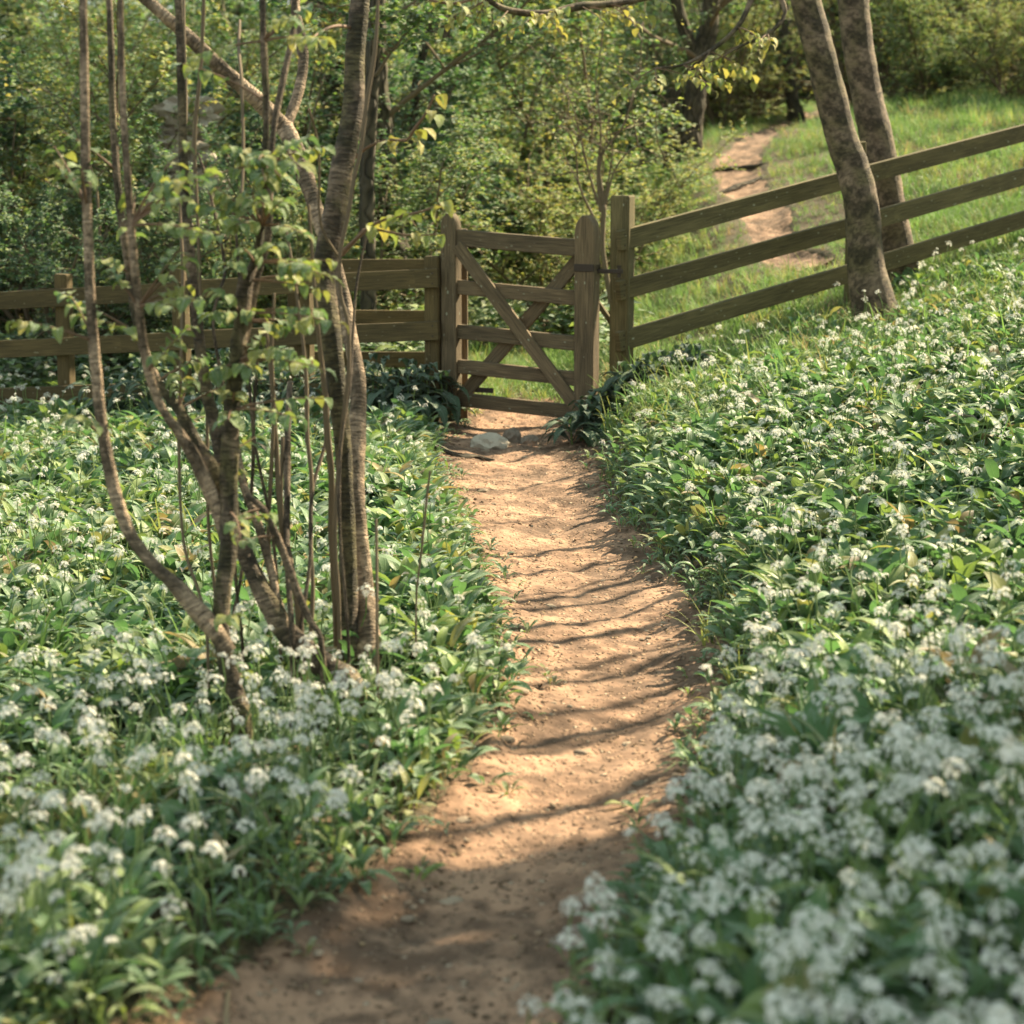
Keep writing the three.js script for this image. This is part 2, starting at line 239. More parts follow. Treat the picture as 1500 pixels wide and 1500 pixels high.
function trail(d0, d1, step, across, centre, half, label) {
  const pos = [], uv = [], idx = [], col = [], n = Math.round((d1 - d0) / step);
  for (let j = 0; j <= n; j++) { const d = d0 + (d1 - d0) * j / n, c = centre(d), hw = half(d);
    for (let i = 0; i <= across; i++) { const u = i / across * 2 - 1, x = c + u * hw * (1.06 + 0.05 * n2(d * 3, u > 0 ? 5 : 9) + 0.04 * n2(d * 11, u > 0 ? 3 : 1)), y = h(x, -d) + 0.014 * (1 - Math.pow(Math.abs(u), 6)) - 0.008 + 0.0025 * n2(x * 7, d * 7) + 0.0022 * n2(x * 24, d * 24) + 0.0012 * n2(x * 55, d * 55) + 0.011 * Math.max(0, n2(x * 8 + 60, d * 10) - 0.35) - 0.012 * Math.max(0, n2(x * 4.6 + 80, d * 4.2) - 0.45) + 0.01 * n2(x * 3.1, d * 2.3 + 40);
      pos.push(x, y, -d); uv.push(x / 1.6, d / 1.6); const k = n2(x * 1.4 + 3, d * 1.1) * 0.5 + n2(x * 4.1, d * 3.7) * 0.3 + n2(x * 15, d * 13) * 0.2, b = 1.02 + 0.2 * k; col.push(b, b * (1 - 0.03 * k), b * (1 - 0.05 * k)); } }
  for (let j = 0; j < n; j++) for (let i = 0; i < across; i++) { const a = j * (across + 1) + i, b = a + across + 1; idx.push(a, a + 1, b, b, a + 1, b + 1); }
  setting(new THREE.Mesh(buf(pos, idx, uv, col), M.soil), 'footpath', label, 'structure', 'footpath');
}
trail(1.2, 13.45, 0.02, 56, (d) => (edgeL(d) + edgeR(d)) / 2, (d) => (edgeR(d) - edgeL(d)) / 2 * mix(1, 0.55, sm(12.9, 13.45, d)), 'trodden brown earth path running up to the wooden gate');
trail(15.4, 43, 0.06, 24, hillX, hillW, 'worn earth path climbing the grassy slope behind the fence');

// ---------------------------------------------------------------- grit, leaf bits and twigs on the path
{
  const r = rngOf(301), peb = [], bits = [], twigs = [];
  const spot = () => { for (;;) { const d = 2.4 + Math.pow(r(), 0.8) * 10.6, u = (r() * 2 - 1), L = edgeL(d), R = edgeR(d), x = (L + R) / 2 + Math.sign(u) * Math.pow(Math.abs(u), 0.7) * (R - L) / 2 * 1.02; return [x, d]; } };
  for (let k = 0; k < 130; k++) { const [x, d] = spot(), s = 0.009 + 0.02 * r() * r(), b = 0.6 + 0.6 * r(); peb.push({ p: V(x, h(x, -d) + 0.004 - s * 0.12, -d), yaw: r() * 6, s: V(s * 1.3, s * 0.5, s), c: rgb(0.3 * b, 0.23 * b, 0.165 * b) }); }
  for (let k = 0; k < 900; k++) { const [x, d] = spot(), s = 0.002 + 0.008 * Math.pow(r(), 4), q = r(), b = 0.6 + 0.7 * r(); peb.push({ p: V(x, h(x, -d) + 0.006 + s * 0.1, -d), yaw: r() * 6, tx: r(), s: V(s, s * 0.6, s * (0.7 + 0.5 * r())), c: q < 0.3 ? rgb(0.14 * b, 0.09 * b, 0.055 * b) : q < 0.8 ? rgb(0.3 * b, 0.21 * b, 0.14 * b) : rgb(0.38 * b, 0.3 * b, 0.22 * b) }); }
  const st = new THREE.IcosahedronGeometry(1, 1); { const p = st.attributes.position; for (let i = 0; i < p.count; i++) { const v = V().fromBufferAttribute(p, i), k = 1 + 0.22 * n3(v.x * 1.4, v.y * 1.4, v.z * 1.4 + 5); p.setXYZ(i, v.x * k, v.y * k, v.z * k); } st.computeVertexNormals(); }
  setting(inst(st, M.pebble, peb, 'pebbles'), 'pebbles', 'small grit and stones trodden into the path', 'stuff', 'pebbles');
  const lb = blade({ len: 1, wid: 0.5, seg: 4, fold: 0.4, rise: 0.25, droop: 0.9, peak: 0.45 });
  const rim = () => { const d = 2.4 + 10.4 * r(), s = r() < 0.5 ? -1 : 1; return [(s < 0 ? edgeL(d) : edgeR(d)) - s * 0.16 * r() * r(), d]; };
  for (let k = 0; k < 2000; k++) { const [x, d] = k % 3 ? spot() : rim(), s = 0.008 + 0.022 * r() * r() + (k % 3 ? 0 : 0.022 * r()), q = r(), b = 0.6 + 0.8 * r(); bits.push({ p: V(x, h(x, -d) + 0.009, -d), yaw: r() * 6.28, tx: (r() - 0.5) * 0.8, s, c: q < 0.6 ? rgb(0.13 * b, 0.08 * b, 0.045 * b) : q < 0.985 ? rgb(0.3 * b, 0.2 * b, 0.11 * b) : rgb(0.6, 0.58, 0.5) }); }
  setting(inst(lb, M.pebble, bits, 'leaf_litter'), 'leaf_litter', 'crumbs of dead leaf and fallen petals on the path', 'stuff', 'leaf litter');
  const tg = new THREE.CylinderGeometry(0.5, 0.35, 1, 5, 3); { const p = tg.attributes.position; for (let i = 0; i < p.count; i++) { const y = p.getY(i); p.setX(i, p.getX(i) + 5 * y * y); } tg.rotateZ(Math.PI / 2); tg.computeVertexNormals(); }
  for (let k = 0; k < 260; k++) { const [x, d] = spot(), l = 0.02 + 0.07 * r() * r(), w = 0.0015 + 0.002 * r(), b = 0.6 + 0.8 * r(); twigs.push({ p: V(x, h(x, -d) + 0.01, -d), yaw: r() * 6.28, s: V(l, w, w), c: rgb(0.16 * b, 0.1 * b, 0.06 * b) }); }
  setting(inst(tg, M.pebble, twigs, 'twig_litter'), 'twig_litter', 'thin broken twigs scattered along the path', 'stuff', 'twig litter');
}

// ---------------------------------------------------------------- wooden gate, posts and fences
function board(w, hgt, t, r = 0.006, off = 0) {      // length along x; uv in metres along the grain
  const g = new RoundedBoxGeometry(w, hgt, t, 1, r), p = g.attributes.position, n = g.attributes.normal, uv = g.attributes.uv;
  for (let i = 0; i < p.count; i++) { const ny = Math.abs(n.getY(i)) > 0.7; uv.setXY(i, p.getX(i) / 1.4 + off * 0.37, (ny ? p.getZ(i) + 0.2 : p.getY(i)) / 0.3 + off * 0.61); }
  return g;
}
function between(a, b, hgt, t, r, off) {             // a board whose centre line runs from a to b, face turned to the viewer's side
  const g = board(a.distanceTo(b), hgt, t, r, off), d = b.clone().sub(a), yaw = Math.atan2(-d.z, d.x), el = Math.atan2(d.y, Math.hypot(d.x, d.z));
  g.rotateZ(el); g.rotateY(yaw); g.translate((a.x + b.x) / 2, (a.y + b.y) / 2, (a.z + b.z) / 2); return g;
}
function pointed(w, H, t, tip, off) {                // stile or post with an arched, pointed head
  const s = new THREE.Shape(); s.moveTo(-w / 2, 0); s.lineTo(w / 2, 0); s.lineTo(w / 2, H - tip); s.quadraticCurveTo(w / 2, H - tip * 0.35, w * 0.12, H); s.lineTo(-w * 0.12, H); s.quadraticCurveTo(-w / 2, H - tip * 0.35, -w / 2, H - tip);
  const g = new THREE.ExtrudeGeometry(s, { depth: t - 0.012, bevelEnabled: true, bevelSize: 0.006, bevelThickness: 0.006, bevelSegments: 1, curveSegments: 5 }); g.translate(0, 0, -t / 2 + 0.006);
  const p = g.attributes.position, n = g.attributes.normal, uv = g.attributes.uv; for (let i = 0; i < p.count; i++) uv.setXY(i, p.getY(i) / 1.4 + off * 0.37, (Math.abs(n.getX(i)) > 0.7 ? p.getZ(i) : p.getX(i)) / 0.3 + off * 0.61);
  return g;
}
{
  const g = top(new THREE.Group(), 'wooden_gate', 'weathered brown wooden gate with crossed braces standing ajar over the path', 'gate');
  g.position.set(-0.372, 0, -12.18); g.rotation.y = -0.42;      // hung on its heel, the far end swung towards the walker
  const W = 0.915, top_ = [1.245, 0.93, 0.655, 0.42, 0.205].map((v) => v - 0.11), sag = -0.052;
  const stile = part(g, 'stile', pointed(0.09, 1.17, 0.09, 0.08, 1).translate(0, 0.1, 0), M.oakB, 'hanging stile with a pointed head');
  const slam = part(g, 'stile', pointed(0.112, 1.165, 0.105, 0.105, 2).translate(W - 0.02, 0.1, 0), M.oak, 'closing stile with an arched head');
  const ys = [[1.18, 0.1], [0.875, 0.088], [0.604, 0.088], [0.388, 0.085], [0.184, 0.085]];
  ys.forEach(([y, hh], i) => part(g, 'rail', between(V(0.03, y - hh / 2 + 0.002, -0.004), V(W - 0.06, y - hh / 2 + sag * (0.98 - i * 0.03), -0.004), hh, i ? 0.045 : 0.062, 0.006, i * 1.7), i % 2 ? M.oak : M.oakB));
  part(g, 'brace', between(V(0.055, 1.085, 0.035), V(W - 0.055, 0.12, 0.035), 0.082, 0.028, 0.005, 3.3), M.oak);
  part(g, 'brace', between(V(0.05, 0.155, -0.043), V(W - 0.06, 1.045, -0.043), 0.082, 0.028, 0.005, 4.6), M.oakB);
  const strap = part(g, 'latch', mergeGeometries([board(0.124, 0.045, 0.117, 0.004).translate(W - 0.02, 0.965, 0), board(0.16, 0.024, 0.03, 0.004).translate(W + 0.115, 0.945, -0.02), new THREE.CylinderGeometry(0.012, 0.012, 0.07, 8).translate(W + 0.175, 0.945, -0.02)].map((q) => { q = q.index ? q.toNonIndexed() : q; for (const k of Object.keys(q.attributes)) if (!['position', 'normal', 'uv'].includes(k)) q.deleteAttribute(k); return q; })), M.iron, 'dark rusty iron latch strap');
  for (const y of [1.12, 0.2]) { const hg = part(g, 'hinge', board(0.3, 0.032, 0.006, 0.002).translate(0.11, y, -0.05), M.iron); for (const x of [0.03, 0.12, 0.22]) part(hg, 'bolt', new THREE.CylinderGeometry(0.008, 0.009, 0.008, 8).rotateX(Math.PI / 2).translate(x, y, -0.055), M.iron); }
}
const upright = (w, H, off, r = 0.008) => board(H, w, w * 0.9, r, off).rotateZ(Math.PI / 2).translate(0, H / 2, 0);
{
  const p = top(new THREE.Mesh(upright(0.115, 1.3, 7), M.oak), 'gate_post', 'brown hinge post standing behind the gate', 'gate post');
  p.position.set(-0.333, -0.12, -12.36);
}
function fence(name, label, posts, rails, mat, matB, seed) {   // posts [x, z, base y, top y, width]; rails [[a, b, height]]
  const r = rngOf(seed), f = top(new THREE.Group(), name, label, 'fence'); f.position.set(posts[0][0], posts[0][2], posts[0][1]);
  const o = f.position;
  for (const [x, z, y0, y1, w, turn] of posts) { const g = upright(w, y1 - y0, r() * 9, 0.012).rotateY(turn ?? (r() - 0.5) * 0.12).rotateZ((r() - 0.5) * 0.012).translate(x - o.x, y0 - o.y, z - o.z); part(f, 'post', g, mat); }
  for (const [a, b, hh, m] of rails) { const j = () => V(0, (r() - 0.5) * 0.014, (r() - 0.5) * 0.004), A = V(...a).sub(o).add(j()), B = V(...b).sub(o).add(j()), rail = part(f, 'rail', between(A, B, hh, 0.042, 0.004, r() * 9), m ? matB : mat); if (hh < 0.05) continue;
    const nrm = V(-(B.z - A.z), 0, B.x - A.x).normalize(); if (nrm.z < 0) nrm.negate(); const L = A.distanceTo(B);
    for (const t of [0.035 / L, 1 - 0.035 / L]) for (const u of [-0.28, 0.27]) { const p = A.clone().lerp(B, t).addScaledVector(nrm, 0.0225).add(V(0, u * hh, 0)), q = new THREE.CylinderGeometry(0.0055, 0.0055, 0.004, 7); q.applyQuaternion(new THREE.Quaternion().setFromUnitVectors(V(0, 1, 0), nrm)).translate(p.x, p.y, p.z); part(rail, 'nail', q, M.iron); } }
  return f;
}
{ // up the bank on the gate's closing side: four rails, the lowest in the plants
  const P = (k) => [0.675 + 1.64 * k, -12.2 - 1.3 * k], posts = [], rails = [], rise = 0.38;
  for (let k = 0; k < 4; k++) { const [x, z] = P(k), g = h(x, z); posts.push([x, z, Math.min(g, 0.2 + rise * k) - 0.15, (k ? 1.33 : 1.385) + rise * k + (k ? 0.02 : 0), k ? 0.1 : 0.125, k ? 0.4 : -0.42]); }
  const hs = [1.176, 0.862, 0.553, 0.26];
  for (let k = 0; k < 3; k++) hs.forEach((y, i) => { const [x0, z0] = P(k), [x1, z1] = P(k + 1), s = k ? 0.018 : -0.03, off = 0.085; rails.push([[x0 + s + 0.6 * off * 0 , y + rise * k - 0.058, z0 + off], [x1 + 0.012, y + rise * (k + 1) - 0.058, z1 + off], 0.12, (i + k) % 2]); });
  fence('post_and_rail_fence', 'mossy wooden post and rail fence climbing the grassy bank beside the gate', posts, [...rails, [[0.5, 0.775, -12.3], [0.65, 0.56, -12.26], 0.03, 1]], M.pine, M.pineB, 41);
}
{ // low paddock fence on the hinge side
  const P = (k) => [-0.485 - 0.82 * k, -12.2 - 0.28 * k], posts = [], rails = [];
  for (let k = 0; k < 5; k++) { const [x, z] = P(k); posts.push([x, z, h(x, z) - 0.12, 1.02 - 0.05 * k, 0.095, -0.33]); }
  for (const [i, y] of [0.95, 0.63, 0.31].entries()) { rails.push([[-0.445, y - 0.057, -12.115], [-2.1, y - 0.17, -12.68], 0.115, i % 2]); rails.push([[-2.106, y - 0.17, -12.682], [-3.75, y - 0.29, -13.243], 0.115, (i + 1) % 2]); }
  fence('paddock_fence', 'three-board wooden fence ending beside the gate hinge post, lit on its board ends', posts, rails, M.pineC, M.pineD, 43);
}
{
  const posts = [[-0.42, -13.3, -0.15, 0.9, 0.09], [-1.46, -13.36, -0.2, 0.92, 0.09]], rails = [];
  for (const [i, y] of [0.955, 0.62, 0.335].entries()) rails.push([[-0.36, y - 0.05, -13.23], [-1.5, y - 0.05, -13.29], 0.105, i % 2]);
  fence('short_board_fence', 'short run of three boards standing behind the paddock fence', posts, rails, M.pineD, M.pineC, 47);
}

// ---------------------------------------------------------------- stones
function rock(rx, ry, rz, seed, rough = 0.16, detail = 3) { const g = new THREE.IcosahedronGeometry(1, detail), p = g.attributes.position; for (let i = 0; i < p.count; i++) { const v = V().fromBufferAttribute(p, i), k = 1 + rough * n3(v.x * 1.3 + seed, v.y * 1.3, v.z * 1.3) + rough * 0.4 * n3(v.x * 4 + seed, v.y * 4, v.z * 4); p.setXYZ(i, v.x * k * rx, v.y * k * ry, v.z * k * rz); } const uv = g.attributes.uv; for (let i = 0; i < p.count; i++) uv.setXY(i, p.getX(i) / 0.5 + p.getY(i) * 0.7, p.getZ(i) / 0.5 + p.getY(i)); g.computeVertexNormals(); return g; }
for (const [x, z, rx, ry, rz, sd, m, name, label] of [
  [-0.13, -11.35, 0.115, 0.075, 0.1, 3, M.stone, 'stone', 'smooth pale rounded stone sunk in the path before the gate'],
  [0.0, -11.62, 0.06, 0.07, 0.06, 9, M.stoneDark, 'stone', 'grey pointed stone between two rounded ones in the path'],
  [0.105, -11.5, 0.06, 0.05, 0.055, 14, M.stoneDark, 'stone', 'low brown rounded stone, smallest of the three before the gate'],
]) top(new THREE.Mesh(rock(rx, ry, rz, sd), m), name, label, 'stone').position.set(x, h(x, z) + 0.008, z);
{ // outcrop of pale limestone above the paddock fence
  const g = top(new THREE.Group(), 'limestone_outcrop', 'pale broken limestone outcrop among the leaves above the fence', 'rock'); g.position.set(-2.68, h(-2.68, -16.6) - 0.1, -16.6);
  const r = rngOf(77); for (let k = 0; k < 23; k++) { const y = 0.08 + k * 0.096, s = 0.11 + 0.09 * r() + (k < 12 ? 0.08 : 0); part(g, 'stone_block', rock(s * 1.3, s * 0.62, s, k * 3.1, 0.45, 3).translate((r() - 0.5) * 0.34, y, (r() - 0.5) * 0.3), M.limestone); }
}
{
  const rootP = [[-0.44, 0, -10.9, 0.025], [-0.3, 0, -10.75, 0.024], [-0.2, 0, -10.85, 0.018], [-0.1, 0, -10.8, 0.01]].map((p) => [p[0], h(p[0], p[2]) + 0.006, p[2], p[3]]);
  top(new THREE.Mesh(tube(rootP, { sides: 8, step: 0.03, rough: 0.15 }), M.barkRough), 'tree_root', 'dark tree root crossing the path edge below the pale stone', 'root');
  for (const [d, w] of [[20.4, 0.24], [22.1, -0.2]]) { const c = hillX(d); top(new THREE.Mesh(tube([-1.2, -0.4, 0.4, 1.25].map((u, i) => [c + u * hillW(d), h(c + u * hillW(d), -d - w * u) + (i % 3 ? 0.03 : -0.01), -d - w * u, [0.02, 0.035, 0.03, 0.018][i]]), { sides: 8, step: 0.04, rough: 0.15 }), M.barkRough), 'tree_root', w > 0 ? 'dark root stepping across the hill path, the lower of two' : 'dark root crossing the hill path, the upper of two', 'root'); }
  const lf = top(new THREE.Mesh(blade({ len: 0.07, wid: 0.022, seg: 6, fold: 0.5, rise: 0.5, droop: 1.3 }), leafMat({ color: rgb(0.32, 0.36, 0.12) })), 'fallen_leaf', 'single yellow-green leaf lying on the bare path', 'leaf'); lf.position.set(0.225, h(0.225, -4.68) + 0.012, -4.68); lf.rotation.y = 0.35;
  const tw = [[-0.53, -3.5, 0.004], [-0.52, -3.4, 0.005], [-0.505, -3.3, 0.006], [-0.5, -3.2, 0.005]].map(([x, z, r]) => [x, h(x, z) + 0.012, z, r]);
  top(new THREE.Mesh(tube(tw, { sides: 6, step: 0.03, plain: true }), std({ color: rgb(0.3, 0.22, 0.13) })), 'twig', 'pale dry twig lying on the path beside the garlic leaves', 'twig');
}

